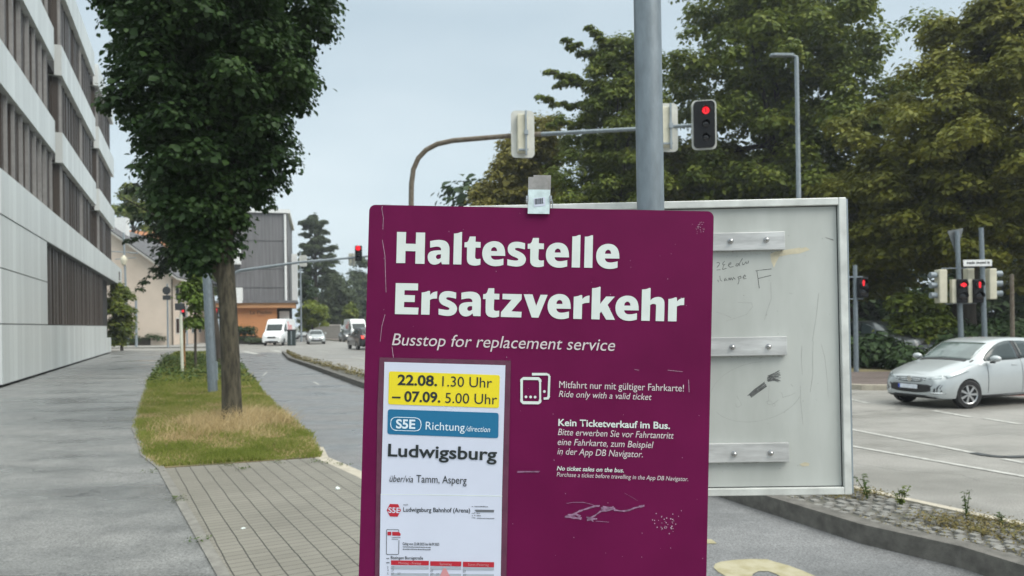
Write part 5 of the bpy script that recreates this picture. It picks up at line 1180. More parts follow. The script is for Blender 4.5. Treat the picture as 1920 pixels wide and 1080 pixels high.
px_tree('corner_bush', 228, 60, [(648, 205, 240), (610, 200, 256), (570, 200, 254), (535, 204, 235)], 50, (.5, .9), 8000, .22, 'leaf_mid', 'large green bush at the far end of the office building', .1, cat='bush')
vt = [b for b in bpy.data.objects if b.name == 'verge_tree'][0]; tws = []; cl = []
for (x0, y0, x1, y1) in ((318, 470, 262, 546), (322, 476, 298, 520), (300, 440, 240, 455)):
    a = at(x0, y0, 31) - vt.location; b = at(x1, y1, 30.6) - vt.location; m_ = a.lerp(b, .5) + Vector((-.1, 0, .12)); tws.append(([a, m_, b], [.03, .02, .008]))
    for q in (.0, .3, .5, .68, .82, 1.0): c = a.lerp(b, q); cl.append((c.x - .1 * q * (1 - q), c.y, c.z, random.uniform(.12, .26)))
trunk_mesh(vt, tws, M['bark_far'], 'branches', 6); clump_leaves(np.array(cl), 900, .13, .5, M['leaf_dark'], 'branch_leaves', vt)
px_tree('gap_tree', 250, 95, [(430, 215, 300), (390, 215, 310), (350, 225, 260)], 30, (.7, 1.4), 4500, .35, 'leaf_mid', 'green tree top showing between office building and maple', .25)
# clipped hedge
hg = empty('clipped_hedge', G(266, 647, .12), 0, 'low clipped dark green hedge in front of the beige house', 'hedge'); Yg = hg.location.y
hc = np.array([(x, random.uniform(-.6, .6), .55 + .15 * math.sin(x * 1.3), .75) for x in np.linspace(-2.9, 2.6, 26)])
clump_leaves(hc, 7000, .16, .6, M['leaf_dark'], 'foliage', hg); MB().box(-3, 2.8, -.5, .5, 0, .7).build('stems', M['bark_far'], hg)
hg = empty('side_hedge', G(462, 645, .0), 0, 'dark hedge at the restaurant corner left of the dark car', 'hedge')
hc = np.array([(x, random.uniform(-.4, .4), z, .6) for x in np.linspace(-2.2, .7, 10) for z in (.5, 1.1, 1.5)]); clump_leaves(hc, 4000, .16, .6, M['leaf_dark'], 'foliage', hg); MB().box(-2.2, .9, -.4, .4, 0, .9).build('stems', M['bark_far'], hg)
sh = empty('flower_shrub', G(481, 646, .0), 0, 'low pale flowering shrub between hedge and white van', 'shrub'); hc = np.array([(x, random.uniform(-.3, .3), .35, .45) for x in np.linspace(-.9, .8, 8)])
clump_leaves(hc, 1800, .14, .6, M['leaf_far'], 'foliage', sh); MB().box(-.8, .8, -.25, .25, 0, .3).build('stems', M['bark_far'], sh)
# stakes round the young tree
sk = empty('tree_stakes', G(362, 697, .12), 0, 'wooden tree stakes with crossbar supporting the young tree', 'tree stakes'); Ys = sk.location.y; k = Ys / FPX
MB().tube([(-17 * k, 0, -.1), (-17 * k, 0, 99 * k)], 3.1 * k, 10).build('stake', M['stake'], sk)
MB().tube([(17.5 * k, -1.8, -.1), (16 * k, -1.8, 106 * k)], 2.6 * k, 10).build('stake', M['stake_pale'], sk)
MB().tube([(5 * k, 1.9, -.1), (5 * k, 1.9, 98 * k)], 2.4 * k, 10).build('stake', M['stake'], sk)
MB().box(-19.5 * k, 26 * k, -.11, -.05, 98 * k, 102.5 * k).build('crossbar', M['stake_bar'], sk); mb = MB(); mb.box(-16 * k, -12 * k, -.05, 1.9, 97 * k, 101 * k); mb.build('crossbar', M['stake_bar'], sk)

# trees along the far street
def conifer(px, Y, ybot, ytop, halfw, n, label, leaf='leaf_far'):
    base = (X_(px, Y), Y, 0); t = empty('tall_pine', base, 0, label, 'tree'); H = zrow(ytop, Y); z0 = zrow(ybot, Y)
    MB().tube([(0, 0, -.1), (0, 0, H * .5), (.1, 0, H * .97)], [.5, .35, .08], 10).build('trunk', M['bark_far'], t)
    cl = []; hw = halfw * Y / FPX; br = []
    for i in range(58):
        f = random.random() ** .85; z = z0 + (H - z0) * f; r = hw * (1.0 - .62 * f) * random.uniform(.45, 1.05); a = random.uniform(0, 6.28)
        br.append(([(0, 0, z - .6), (math.cos(a) * r * .6, math.sin(a) * r * .6, z - .1), (math.cos(a) * r, math.sin(a) * r, z)], [.12, .08, .03]))
        for q in (.55, .8, 1.0): cl.append((math.cos(a) * r * q, math.sin(a) * r * q, z + random.uniform(-.3, .5), random.uniform(.45, .85)))
    for _ in range(7): cl.append((random.gauss(0, .7), random.gauss(0, .7), H - random.uniform(.6, 2.6), random.uniform(.6, 1.0)))
    trunk_mesh(t, br, M['bark_far'], 'branches', 6); clump_leaves(np.array(cl), n, .36, .5, M[leaf], 'crown', t, squash=.7)
conifer(592, 118, 545, 414, 50, 26000, 'tall loose crowned pine rising beside the grey block', 'leaf_far')
px_tree('slim_cypress', 577, 100, [(590, 562, 592), (550, 562, 592), (505, 570, 585), (490, 574, 580)], 40, (.5, .9), 6000, .3, 'leaf_dark', 'narrow dark cypress below the pine', .25, 0)
px_tree('lime_tree', 585, 93, [(618, 556, 605), (600, 552, 622), (580, 556, 618), (567, 570, 604)], 46, (.5, .9), 8000, .26, 'leaf_lime', 'bright yellow green small tree beside the restaurant', .15, 0)
px_tree('street_edge_tree', 632, 125, [(606, 600, 660), (570, 592, 672), (540, 596, 668), (515, 608, 650)], 90, (.9, 1.7), 12000, .4, 'leaf_far', 'rounded grey green tree over the queue of cars', .35, 0)
px_tree('street_edge_tree', 678, 150, [(606, 650, 705), (570, 645, 715), (520, 652, 712), (490, 665, 700)], 90, (1.0, 1.9), 12000, .45, 'leaf_far', 'taller hazy tree partly hidden by the left edge of the plum board', .4, 0)
px_tree('street_edge_tree', 655, 170, [(606, 560, 690), (585, 560, 760), (560, 570, 760), (548, 590, 740)], 110, (1.4, 2.6), 14000, .5, 'leaf_far', 'wide low band of distant trees closing the street', .4, 0)
px_tree('street_edge_tree', 655, 105, [(612, 645, 668), (585, 642, 670), (570, 648, 664)], 30, (.5, .9), 5000, .3, 'leaf_mid', 'small dark green tree beside the far lane', .15, 0)
px_tree('street_edge_tree', 440, 120, [(600, 400, 470), (540, 395, 480), (500, 400, 470)], 60, (1.0, 1.9), 6000, .45, 'leaf_mid', 'green tree behind the left end of the grey block', .3, 0)

# the big trees on the right
px_tree('feathery_tree', 1150, 42, [(470, 1030, 1260), (380, 1030, 1270), (300, 1035, 1275), (220, 1045, 1270), (140, 1075, 1260), (90, 1110, 1240)], 260, (.45, 1.05), 64000, .195, 'leaf_mid', 'feathery green tree with loose branches left of the steel mast', .3, shell=.45, jit=.16, asp=.5)
fb = [b for b in bpy.data.objects if b.name == 'feathery_tree'][0]
tws = []; cl = []
for (x0, y0, x1, y1) in ((1110, 210, 1012, 192), (1100, 170, 1028, 132), (1130, 120, 1062, 78), (1120, 240, 1035, 236), (1150, 100, 1105, 62), (1090, 150, 1045, 165)):
    a = at(x0, y0, 42) - fb.location; b = at(x1, y1, 41.6) - fb.location; m_ = a.lerp(b, .5) + Vector((0, 0, .15)); tws.append(([a, m_, b], [.06, .04, .012]))
    for q in (.2, .4, .55, .7, .85, 1.0): c = a.lerp(b, q); cl.append((c.x, c.y + random.uniform(-.4, .4), c.z + random.uniform(-.1, .2), random.uniform(.28, .5) * (1.2 - q * .4)))
trunk_mesh(fb, tws, M['bark_far'], 'branches', 6); clump_leaves(np.array(cl), 5200, .2, .45, M['leaf_mid'], 'branch_leaves', fb, squash=.55)
px_tree('yellowing_tree', 975, 47, [(520, 880, 1080), (430, 872, 1080), (385, 868, 1085), (330, 895, 1080), (280, 920, 1070), (235, 985, 1060)], 210, (.5, 1.05), 50000, .2, 'leaf_yellow', 'yellowish green tree behind the clamp at the left of the wood', .3)
px_tree('tall_broad_tree', 1480, 45, [(500, 1290, 1690), (400, 1205, 1735), (300, 1190, 1745), (200, 1190, 1740), (110, 1200, 1700), (40, 1225, 1640), (-30, 1320, 1570), (-90, 1380, 1530)], 600, (.7, 1.5), 150000, .215, 'leaf_mid', 'tall broad green tree filling the view behind the street lamp', .5, jit=.12, shell=.4)
px_tree('dense_tree', 1250, 50, [(560, 1100, 1420), (450, 1080, 1430), (380, 1090, 1420), (290, 1130, 1390)], 220, (.8, 1.6), 40000, .3, 'leaf_olive', 'olive green tree filling the gap behind the steel mast', .4)
px_tree('olive_tree', 1810, 33, [(500, 1600, 1990), (430, 1560, 2040), (340, 1540, 2060), (250, 1570, 2060), (170, 1650, 2050), (100, 1705, 2020), (40, 1750, 1980), (5, 1810, 1930)], 560, (.45, 1.05), 150000, .165, 'leaf_olive', 'large dense olive green tree at the right edge of the picture', .45, jit=.13, shell=.45)
px_tree('dense_tree', 1590, 39, [(560, 1480, 1700), (480, 1460, 1720), (400, 1470, 1710), (340, 1500, 1680)], 180, (.5, 1.0), 40000, .185, 'leaf_olive', 'lower olive tree between lamp and right hand tree', .3)
px_tree('dense_tree', 2080, 38, [(560, 1930, 2240), (400, 1900, 2280), (250, 1930, 2250), (120, 2000, 2180)], 120, (.9, 1.7), 14000, .3, 'leaf_olive', 'tree beyond the right frame edge', .4)
# dark wood and underwood behind
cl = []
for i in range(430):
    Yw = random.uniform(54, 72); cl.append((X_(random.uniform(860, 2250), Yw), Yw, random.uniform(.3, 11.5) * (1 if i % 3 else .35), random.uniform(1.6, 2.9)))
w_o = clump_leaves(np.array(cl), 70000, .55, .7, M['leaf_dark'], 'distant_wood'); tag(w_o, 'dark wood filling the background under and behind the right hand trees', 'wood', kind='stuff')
def shrub(px, Y, hw, h, n, leaf, label):
    t = empty('wood_shrub', (X_(px, Y), Y, .11), 0, label, 'shrub', 'shrubs at the edge of the wood'); hw = hw * Y / FPX
    cl = [(random.uniform(-hw, hw), random.uniform(-.8, .8), random.uniform(.2, h) * random.uniform(.5, 1), random.uniform(.4, .8)) for _ in range(26)]
    clump_leaves(np.array(cl), n, .19, .65, M[leaf], 'foliage', t); mb = MB()
    for _ in range(5): mb.tube([(random.uniform(-.2, .2), 0, -.1), (random.uniform(-hw, hw) * .5, random.uniform(-.3, .3), h * .7)], [.04, .015], 5)
    mb.build('stems', M['bark_far'], t)
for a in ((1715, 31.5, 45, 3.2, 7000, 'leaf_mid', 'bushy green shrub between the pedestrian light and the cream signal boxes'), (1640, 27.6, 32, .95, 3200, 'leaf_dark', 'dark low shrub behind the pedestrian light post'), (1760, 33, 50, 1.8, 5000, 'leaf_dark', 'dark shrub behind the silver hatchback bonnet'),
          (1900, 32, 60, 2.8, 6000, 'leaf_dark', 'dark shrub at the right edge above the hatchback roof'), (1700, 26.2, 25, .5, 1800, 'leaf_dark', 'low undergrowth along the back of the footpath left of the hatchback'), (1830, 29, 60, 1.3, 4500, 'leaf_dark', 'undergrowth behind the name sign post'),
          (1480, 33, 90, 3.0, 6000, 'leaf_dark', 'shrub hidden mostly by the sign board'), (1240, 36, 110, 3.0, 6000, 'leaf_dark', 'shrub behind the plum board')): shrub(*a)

# ------------------------------------------------------------------ vehicles
def catmull(xs, P):
    P = sorted(P); X = np.array([p[0] for p in P]); Z = np.array([p[1] for p in P]); d = np.gradient(Z, X)
    i = np.clip(np.searchsorted(X, xs) - 1, 0, len(X) - 2); h = X[i + 1] - X[i]; t = np.clip((xs - X[i]) / h, 0, 1)
    s0 = (Z[i + 1] - Z[i]) / h
    lim = lambda m: np.clip(m, -3 * np.abs(s0), 3 * np.abs(s0))
    return (2*t**3 - 3*t*t + 1) * Z[i] + (t**3 - 2*t*t + t) * h * lim(d[i]) + (-2*t**3 + 3*t*t) * Z[i + 1] + (t**3 - t*t) * h * lim(d[i + 1])
class Car:
    """a body lofted from cross sections; windows, lamps and grilles are patches that lie on it"""
    def __init__(s, top, belt, wid, bot, roofw): s.T, s.B, s.W, s.Z, s.RW = top, belt, wid, bot, roofw
    def sec(s, x):
        x = np.array([x]); t = float(catmull(x, s.T)[0]); w = float(catmull(x, s.W)[0]); zb = float(catmull(x, s.Z)[0]); b = min(float(catmull(x, s.B)[0]), t - .05); rw = float(catmull(x, s.RW)[0]) * w
        h = b - zb
        return [(w * .80, zb), (w * .95, zb + h * .06), (w * .985, zb + h * .2), (w, zb + h * .45), (w * .995, zb + h * .68), (w * .965, b - h * .08), (w * .93, b), ((w * .93 + rw) * .5 + .012, (b + t - .045) * .5), (rw, t - .045), (rw * .93, t - .015), (rw * .55, t - .003), (0, t)]
    def half(s, x, z):
        P = s.sec(x)
        if z <= P[0][1]: return P[0][0]
        for (w0, z0), (w1, z1) in zip(P, P[1:]):
            if z0 <= z <= z1: return w0 + (w1 - w0) * (z - z0) / max(1e-6, z1 - z0)
        return 0
    def front(s, y, z, xa=0, xb=2.6, rear=False):
        L_ = s.T[-1][0]; xs = np.linspace(xa, xb, 130)
        for x in xs:
            q = L_ - x if rear else x
            P = s.sec(q)
            if P[0][1] - .02 <= z <= P[-1][1] and abs(y) <= s.half(q, z): return q
        return (L_ - xb) if rear else xb
    def body(s, m, par, n=70, arches=(), ar=.33, name='body'):
        L_ = s.T[-1][0]; xs = [L_ * (.5 - .5 * math.cos(math.pi * i / (n - 1))) * 1.0 for i in range(n)]
        vs = []; fs = []
        for x in xs:
            P = s.sec(x); ring = [(x, 0, P[0][1])] + [(x, p[0], p[1]) for p in P] + [(x, -p[0], p[1]) for p in P[-2::-1]]; k = len(ring); vs += ring
        for i in range(n - 1):
            for j in range(k): fs.append((i * k + j, i * k + (j + 1) % k, (i + 1) * k + (j + 1) % k, (i + 1) * k + j))
        fs.append(tuple(range(k))[::-1]); fs.append(tuple((n - 1) * k + j for j in range(k)))
        mb = MB(); mb.add(vs, fs, True); o = mb.build(name, m, par, 50)
        bm = bmesh.new(); bm.from_mesh(o.data); bmesh.ops.recalc_face_normals(bm, faces=bm.faces); bm.to_mesh(o.data); bm.free()
        if arches:
            cm = MB()
            for ax in arches: cm.lathe([(ar, -2), (ar, 2)], 32, Matrix.Translation((ax, 0, .30)) @ Matrix.Rotation(R(90), 4, 'X'))
            c = cm.build('cut', None); c.parent = par
            md = o.modifiers.new('b', 'BOOLEAN'); md.object = c; md.operation = 'DIFFERENCE'; md.solver = 'EXACT'
            bpy.context.view_layer.update(); me = bpy.data.meshes.new_from_object(o.evaluated_get(bpy.context.evaluated_depsgraph_get()))
            o.modifiers.clear(); o.data = me; bpy.data.objects.remove(c)
            me.set_sharp_from_angle(angle=R(35))
            for ax in arches:
                for sy in (-1, 1): MB().box(ax - ar * .98, ax + ar * .98, sy * .36 - .02, sy * .36 + .02, .2, .30 + ar * .95).build('wheel_housing', M['car_trim'], par)
        return o
    def fpatch(s, name, m, par, ys, zlo, zhi, off=.006, nz=8, ny=14, rear=False, xa=0, xb=2.6):
        vs = []; fs = []; sg = 1 if rear else -1
        for i in range(ny + 1):
            f = i / ny; y = ys[0] + (ys[1] - ys[0]) * f; a, b = zlo(f), zhi(f)
            for j in range(nz + 1):
                z = a + (b - a) * j / nz; vs.append((s.front(y, z, xa, xb, rear) + sg * off, y, z))
        for i in range(ny):
            for j in range(nz): fs.append((i * (nz + 1) + j, (i + 1) * (nz + 1) + j, (i + 1) * (nz + 1) + j + 1, i * (nz + 1) + j + 1))
        o = MB().add(vs, fs, True).build(name, m, par, 60)
        md = o.modifiers.new('s', 'SOLIDIFY'); md.thickness = .006; md.offset = 0
        return o
    def spatch(s, name, m, par, x0, x1, zlo, zhi, side, off=.006, nx=14, nz=5):
        vs = []; fs = []
        for i in range(nx + 1):
            f = i / nx; x = x0 + (x1 - x0) * f; a, b = zlo(f), zhi(f)
            for j in range(nz + 1):
                z = a + (b - a) * j / nz; vs.append((x, side * (s.half(x, z) + off), z))
        for i in range(nx):
            for j in range(nz): fs.append((i * (nz + 1) + j, (i + 1) * (nz + 1) + j, (i + 1) * (nz + 1) + j + 1, i * (nz + 1) + j + 1))
        o = MB().add(vs, fs, True).build(name, m, par, 60)
        md = o.modifiers.new('s', 'SOLIDIFY'); md.thickness = .006; md.offset = 0
        return o
def wheel(par, x, y, r, w, side, turn=0, spokes=True):
    e = empty('wheel', (x, y, r)); e.parent = par; e.rotation_euler = (0, 0, turn)
    Mx = Matrix.Rotation(R(90), 4, 'X')
    MB().lathe([(r * .66, -w / 2), (r * .92, -w / 2), (r, -w / 2 + .025), (r, w / 2 - .025), (r * .92, w / 2), (r * .66, w / 2)], 30, Mx, False).build('tyre', M['tyre'], e)
    mb = MB(); ys = side * (w / 2)
    mb.lathe([(r * .67, w / 2 * -1), (r * .67, w / 2 - .012), (r * .60, w / 2 - .03)] if False else [(r * .10, w / 2 - .015), (r * .10, w / 2 + .004)], 14, Mx if side < 0 else Matrix.Rotation(R(-90), 4, 'X'))
    rot = Mx if side < 0 else Matrix.Rotation(R(-90), 4, 'X')
    n = 24; vs = []; fs = []
    for rr, hh in ((r * .68, w / 2 - .004), (r * .60, w / 2 - .02)):
        for k in range(n): q = 2 * math.pi * k / n; vs.append(rot @ Vector((rr * math.cos(q), rr * math.sin(q), hh)))
    for k in range(n): fs.append((k, (k + 1) % n, n + (k + 1) % n, n + k))
    mb.add(vs, fs, True)
    for k in range(7):
        q = 2 * math.pi * k / 7; d = Vector((math.cos(q), math.sin(q), 0)); p_ = Vector((-d.y, d.x, 0))
        mb.add([rot @ (d * r * .07 + p_ * r * .05 + Vector((0, 0, w / 2 - .012))), rot @ (d * r * .07 - p_ * r * .05 + Vector((0, 0, w / 2 - .012))), rot @ (d * r * .63 - p_ * r * .09 + Vector((0, 0, w / 2 - .016))), rot @ (d * r * .63 + p_ * r * .09 + Vector((0, 0, w / 2 - .016)))], [(0, 1, 2, 3)])
    mb.build('rim', M['rim'], e)
    MB().lathe([(r * .66, w / 2 - .05), (.01, w / 2 - .049)], 20, rot).build('brake_disc', M['car_trim'], e)
C_ = lambda v: (lambda f: v)
def hatchback(loc, rz, paint, label, scale=1.0):
    t = empty('parked_car' if 'parked' in label else 'hatchback_car', loc, rz, label, 'car'); t.scale = (scale,) * 3
    c = Car([(0, .58), (.04, .66), (.15, .735), (.4, .84), (.75, .945), (1.02, 1.02), (1.35, 1.22), (1.70, 1.40), (2.1, 1.475), (2.6, 1.488), (3.1, 1.46), (3.5, 1.38), (3.75, 1.16), (3.92, .95), (4.0, .70)],
            [(0, .50), (.2, .68), (.6, .83), (1.0, .93), (1.6, .965), (2.6, 1.0), (3.5, 1.06), (4.0, .7)],
            [(0, .52), (.03, .62), (.1, .70), (.25, .78), (.5, .835), (.9, .855), (2, .865), (3.2, .86), (3.6, .84), (3.85, .77), (4, .62)],
            [(0, .27), (.1, .21), (.5, .19), (2, .20), (3.5, .20), (3.9, .26), (4, .36)],
            [(0, .80), (.4, .80), (.9, .76), (1.1, .74), (1.5, .70), (2.0, .66), (2.8, .66), (3.4, .66), (3.8, .72), (4, .80)])
    c.body(M[paint], t, 80, (.74, 3.25), .345)
    c.fpatch('windscreen', M['wind_glass'], t, (-.60, .60), lambda f: 1.045 - .03 * abs(2 * f - 1) ** 2, lambda f: 1.385 - .015 * (2 * f - 1) ** 2, .008, 8, 16, xa=.8, xb=2.2)
    c.fpatch('cowl', M['car_trim'], t, (-.66, .66), lambda f: 1.005 - .035 * abs(2 * f - 1) ** 2, lambda f: 1.043 - .03 * abs(2 * f - 1) ** 2, .008, 3, 12, xa=.7, xb=2.0)
    c.fpatch('rear_window', M['car_glass'], t, (-.55, .55), C_(1.06), C_(1.34), .008, 6, 10, True, 0, 1.2)
    for sd in (-1, 1):
        c.spatch('front_side_window', M['car_glass'], t, 1.28, 2.30, lambda f: .995 + .02 * f, lambda f: 1.03 + .385 * (1 - (1 - f) ** 2.1), sd)
        c.spatch('rear_side_window', M['car_glass'], t, 2.40, 3.42, lambda f: 1.03 + .05 * f, lambda f: 1.41 - .10 * f ** 2 - .13 * f ** 5, sd)
        c.spatch('window_pillar', M['car_trim'], t, 2.302, 2.398, C_(1.02), C_(1.414), sd, .0055, 2)
        hl = c.spatch('headlight', M['lamp_glass'], t, .20, .74, lambda f: .655 + .14 * f, lambda f: .70 + .165 * f - .07 * f ** 4, sd, .007, 12, 4)
        c.fpatch('headlight_front', M['lamp_glass'], t, (sd * .42, sd * .66), lambda f: .625 + .02 * f, lambda f: .675 + .045 * f, .007, 4, 8)
        c.fpatch('fog_lamp_recess', M['car_trim'], t, (sd * .56, sd * .70), lambda f: .36, lambda f: .42 + .13 * f, .006, 5, 6)
        c.fpatch('bumper_lip', M['chrome'], t, (sd * .50, sd * .74), C_(.325), lambda f: .352, .012, 2, 6)
        mr = empty('door_mirror', (1.36, sd * .90, 1.03)); mr.parent = t
        bm = bmesh.new(); bmesh.ops.create_uvsphere(bm, u_segments=16, v_segments=10, radius=1)
        for v in bm.verts: v.co = Vector((v.co.x * .085, v.co.y * .115 + sd * .07, v.co.z * .07 + .02))
        me = bpy.data.meshes.new('mirror_shell'); bm.to_mesh(me); bm.free(); me.materials.append(M[paint]); me.polygons.foreach_set('use_smooth', [True] * len(me.polygons)); o = bpy.data.objects.new('mirror_shell', me); COL.objects.link(o); o.parent = mr
        MB().box(-.03, .03, -.05, .05, -.08, -.035, bev=.01).build('mirror_foot', M['car_trim'], mr)
        for xh in (2.12, 3.02):
            yh = c.half(xh, .90); MB().box(xh - .09, xh + .09, sd * yh - .012, sd * yh + .016, .885, .912, bev=.008).build('door_handle', M[paint], t)
        for x_, z0_, z1_ in ((1.28, .32, .96), (2.35, .30, 1.0), (3.18, .62, 1.02)): c.spatch('door_gap', M['car_trim'], t, x_, x_ + .010, C_(z0_), C_(z1_), sd, .0015, 2, 8)
        c.spatch('sill', M['car_trim'], t, 1.12, 2.88, C_(.205), C_(.275), sd, .004, 8, 2)
        c.spatch('tail_light', M['red_lens'], t, 3.72, 3.90, C_(.78), C_(1.02), sd, .006, 4, 4)
        for x_ in (.74, 3.25): wheel(t, x_, sd * .76, .305, .185, sd, R(-14) if x_ < 1 else 0)
    c.fpatch('grille', M['car_trim'], t, (-.38, .38), lambda f: .560 + .025 * (2 * f - 1) ** 2, lambda f: .660 - .01 * (2 * f - 1) ** 2, .006, 4, 14)
    c.fpatch('grille_bar', M['chrome'], t, (-.37, .37), lambda f: .610 + .008 * (2 * f - 1) ** 2, lambda f: .624 + .004 * (2 * f - 1) ** 2, .014, 2, 14)
    xg = c.front(0, .615); Mx = Matrix.Translation((xg - .028, 0, .62)) @ Matrix.Rotation(R(-90), 4, 'Y'); MB().lathe([(.062, 0), (.062, .01), (.05, .012)], 18, Mx).build('badge', M['chrome'], t)
    c.fpatch('lower_intake', M['car_trim'], t, (-.54, .54), lambda f: .33 + .06 * abs(2 * f - 1) ** 3, lambda f: .515, .006, 5, 18)
    c.fpatch('bumper_underside', M['car_trim'], t, (-.64, .64), C_(.215), C_(.285), .004, 3, 18)
    xp = c.front(0, .46); MB().box(xp - .035, xp - .02, -.20, .28, .41, .50, bev=.003).build('number_plate', M['plate'], t); MB().box(xp - .038, xp - .0352, .232, .278, .412, .498).build('plate_band', M['plate_blue'], t)
    return t
# the silver hatchback coming out of the cross street
D0 = G(1683, 757, 0)
hatchback((8.54, 16.05, 0.002), R(21), 'car_silver', 'silver hatchback turning out of the cross street at the right edge', .98)

def simple_car(name, loc, rz, paint, label, kind='sedan', lights=False, tail=False, cat='car', group=None):
    t = empty(name, loc, rz, label, cat, group)
    if kind == 'van':
        c = Car([(0, .85), (.1, 1.05), (.45, 1.28), (.85, 1.42), (1.3, 1.95), (1.75, 2.42), (2.1, 2.58), (3, 2.62), (5.4, 2.6), (5.55, 2.5)], [(0, .75), (.5, 1.15), (1, 1.3), (5.55, 1.35)], [(0, .82), (.15, .93), (.5, 1.0), (3, 1.02), (5.4, 1.02), (5.55, .98)], [(0, .34), (.3, .28), (5.55, .35)], [(0, .86), (1, .84), (1.8, .83), (2.3, .86), (5.55, .88)]); ax = (.95, 4.25); r = .35; wb = (-.74, .74, 1.45, 2.08); L_ = 5.55; yo = .86
    elif kind == 'suv':
        c = Car([(0, .75), (.08, .9), (.6, 1.02), (1.1, 1.12), (1.6, 1.5), (2, 1.68), (3.2, 1.7), (4.1, 1.62), (4.35, 1.2), (4.45, .95)], [(0, .65), (.6, .95), (1.2, 1.05), (4.45, .98)], [(0, .7), (.1, .82), (.5, .9), (2, .92), (4, .9), (4.35, .84), (4.45, .75)], [(0, .34), (.4, .27), (4, .27), (4.45, .38)], [(0, .82), (1.1, .76), (1.8, .72), (4.2, .72), (4.45, .8)]); ax = (.85, 3.55); r = .345; wb = (-.62, .62, 1.16, 1.55); L_ = 4.45; yo = .79
    else:
        c = Car([(0, .62), (.06, .72), (.3, .8), (.8, .9), (1.15, .98), (1.55, 1.25), (1.95, 1.43), (2.6, 1.47), (3.3, 1.42), (3.8, 1.2), (4.1, 1.02), (4.35, .98), (4.45, .75)], [(0, .52), (.4, .75), (1.0, .9), (3.6, .98), (4.45, .8)], [(0, .62), (.08, .74), (.3, .84), (.8, .88), (3.5, .88), (4.2, .84), (4.45, .7)], [(0, .28), (.2, .21), (4, .22), (4.45, .34)], [(0, .82), (1, .76), (1.8, .68), (3.4, .66), (4.1, .76), (4.45, .82)]); ax = (.82, 3.45); r = .31; wb = (-.6, .6, 1.0, 1.37); L_ = 4.45; yo = .77
    c.body(M[paint], t, 96 if kind == 'van' else 46, ax, r + .05)
    c.fpatch('windscreen', M['van_glass'], t, wb[:2], C_(wb[2]), C_(wb[3]), .022, 5, 8, xa=.5, xb=2.4)
    top = c.sec(2.2)[-1][1]; bz = c.sec(2.2)[6][1]
    for sd in (-1, 1):
        if kind == 'van': c.spatch('side_window', M['car_glass'], t, 1.2, 2.1, lambda f: 1.42, lambda f: 1.6 + .5 * min(1, f * 1.6), sd)
        else:
            c.spatch('side_window', M['car_glass'], t, 1.5, 2.5, lambda f: bz + .03, lambda f: bz + .06 + (top - bz - .13) * (1 - (1 - f) ** 2), sd)
            c.spatch('side_window', M['car_glass'], t, 2.6, 3.5, lambda f: bz + .04, lambda f: top - .08 - .12 * f ** 3, sd)
        zl = .72 if kind == 'sedan' else .88
        c.fpatch('headlight', M['lit_white'] if lights else M['lamp_glass'], t, (sd * .46, sd * .70), C_(zl - .07), C_(zl + .05), .008, 3, 5)
        c.fpatch('tail_light', M['lit_tail'] if tail else M['red_lens'], t, (sd * .52, sd * .74), C_(zl - .02), C_(zl + .22), .01, 3, 5, True)
        for x_ in ax: wheel(t, x_, sd * yo, r, .2, sd)
        MB().box(1.35, 1.5, sd * .95 - .09, sd * .95 + .09, bz + .02, bz + .18, bev=.03).build('door_mirror', M['car_trim'] if kind == 'van' else M[paint], t)
    zg = .62 if kind == 'sedan' else .80
    c.fpatch('grille', M['car_trim'], t, (-.40, .40), C_(zg - .08), C_(zg + .10), .008, 3, 8)
    c.fpatch('lower_intake', M['car_trim'], t, (-.62, .62), C_(.33), C_(.46), .008, 3, 8)
    xp = c.front(0, .52); MB().box(xp - .035, xp - .015, -.26, .26, .47, .58).build('number_plate', M['plate'], t)
    c.fpatch('rear_window', M['car_glass'], t, (-.55, .55), C_(wb[2] + .05), C_(wb[3] - .04), .008, 4, 6, True, 0, 1.4) if kind != 'van' else None
    MB().box(L_ - .02, L_ + .02, -.26, .26, .62, .73).build('number_plate', M['plate'], t)
    if kind == 'van': 
        for sd in (-1, 1): c.spatch('red_livery', M['red_van'], t, 2.5, 4.1, lambda f: 1.0 + .1 * abs(math.sin(f * 7)), lambda f: 2.3 - .45 * f + .12 * math.sin(f * 9), sd, .006, 14, 3)
    return t
M['red_van'] = mat('red_livery', (.45, .05, .05), .4, var=.5, scale=4, col2=(.66, .52, .52), pos=(.42, .6))
ST_ = ANG                                                  # along the street
def toward(px, py, off=0, away=False):
    """front bumper (or tail, when driving away) of a car at a place on the street"""
    g = G(px, py, .002); return g
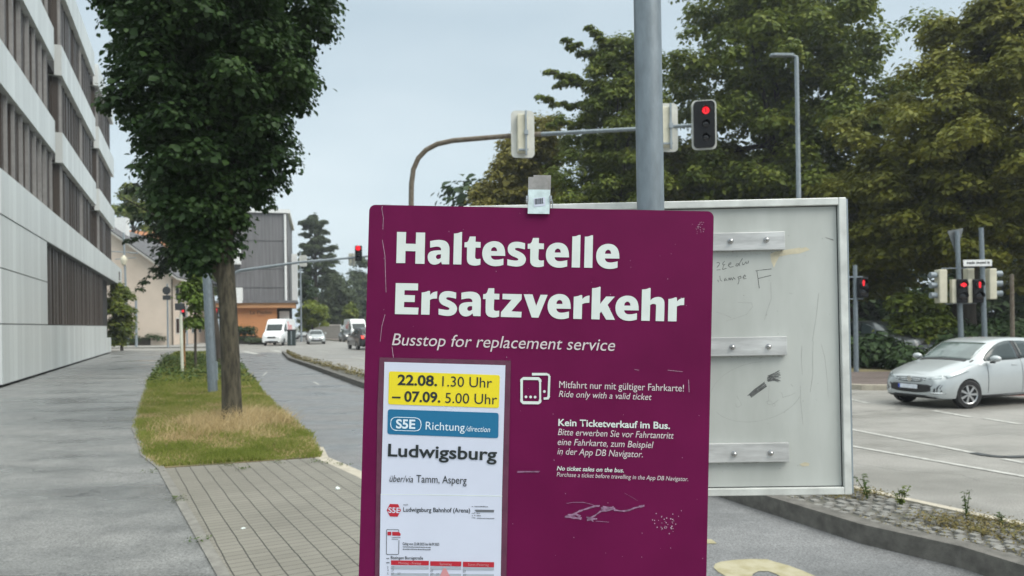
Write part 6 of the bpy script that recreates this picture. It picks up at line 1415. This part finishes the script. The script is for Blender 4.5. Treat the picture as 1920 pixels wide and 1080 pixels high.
def place(name, px, py, turn, paint, label, kind='sedan', away=False, **kw):
    g = G(px, py, .003); a = ST_ + turn                     # direction to the far end of the car
    d = Vector((-math.sin(a), math.cos(a), 0))
    if not away: return simple_car(name, (g.x, g.y, g.z), a + R(90), paint, label, kind, **kw)
    L_ = {'van': 5.55, 'suv': 4.45, 'sedan': 4.45}[kind]; q = g + d * L_
    return simple_car(name, (q.x, q.y, q.z), a - R(90), paint, label, kind, **kw)
place('delivery_van', 509, 648.5, R(-21), 'car_white', 'white high roof delivery van with red side lettering by the orange restaurant', 'van', cat='van')
place('silver_car', 594, 645.5, R(-6), 'car_silver', 'silver car with headlights on coming towards the camera left of the island', lights=True)
place('parked_car', 566, 636, R(-12), 'car_silver', 'partly hidden silver car behind the slim lamp post')
place('parked_car', 476, 641, R(-30), 'car_dark', 'dark car half hidden by the shrub left of the white van')
place('dark_car', 611, 634, R(-4), 'car_grey', 'distant grey car behind the oncoming silver car')
place('white_car', 640, 630, R(0), 'car_white', 'distant pale car with lit headlights in the far queue', lights=True)
place('dark_car', 661, 641, R(0), 'car_grey', 'dark oncoming car with bright headlight next to the tail light', lights=True)
place('white_van', 677, 640.5, R(0), 'car_white', 'white van at the back of the queue beside the plum board edge', 'van', cat='van')
place('dark_suv', 696, 656, R(2), 'car_dark', 'dark car with glowing red tail light at the left edge of the plum board', 'suv', True, tail=True)
place('parked_car', 625, 628, R(0), 'car_white', 'pale car furthest back in the oncoming queue', group=None)
t = simple_car('parked_car', (16.8, 30.2, .12), R(8), 'car_grey', 'shaded grey car parked under the trees behind the pedestrian light', 'suv'); t.rotation_euler.z = R(118)

# ------------------------------------------------------------------ damp air
hm = bpy.data.materials.new('haze'); hm.use_nodes = True; hn = hm.node_tree; hn.nodes.remove(hn.nodes['Principled BSDF'])
hv = hn.nodes.new('ShaderNodeVolumePrincipled'); hv.inputs['Density'].default_value = .0006; hv.inputs['Color'].default_value = (.86, .92, 1, 1); hv.inputs['Anisotropy'].default_value = .2
hn.links.new(hv.outputs[0], hn.nodes['Material Output'].inputs['Volume'])
tag(MB().box(-950, 950, -350, 1550, -1.2, 40).build('haze', hm), 'thin grey damp air over the street', kind='stuff')
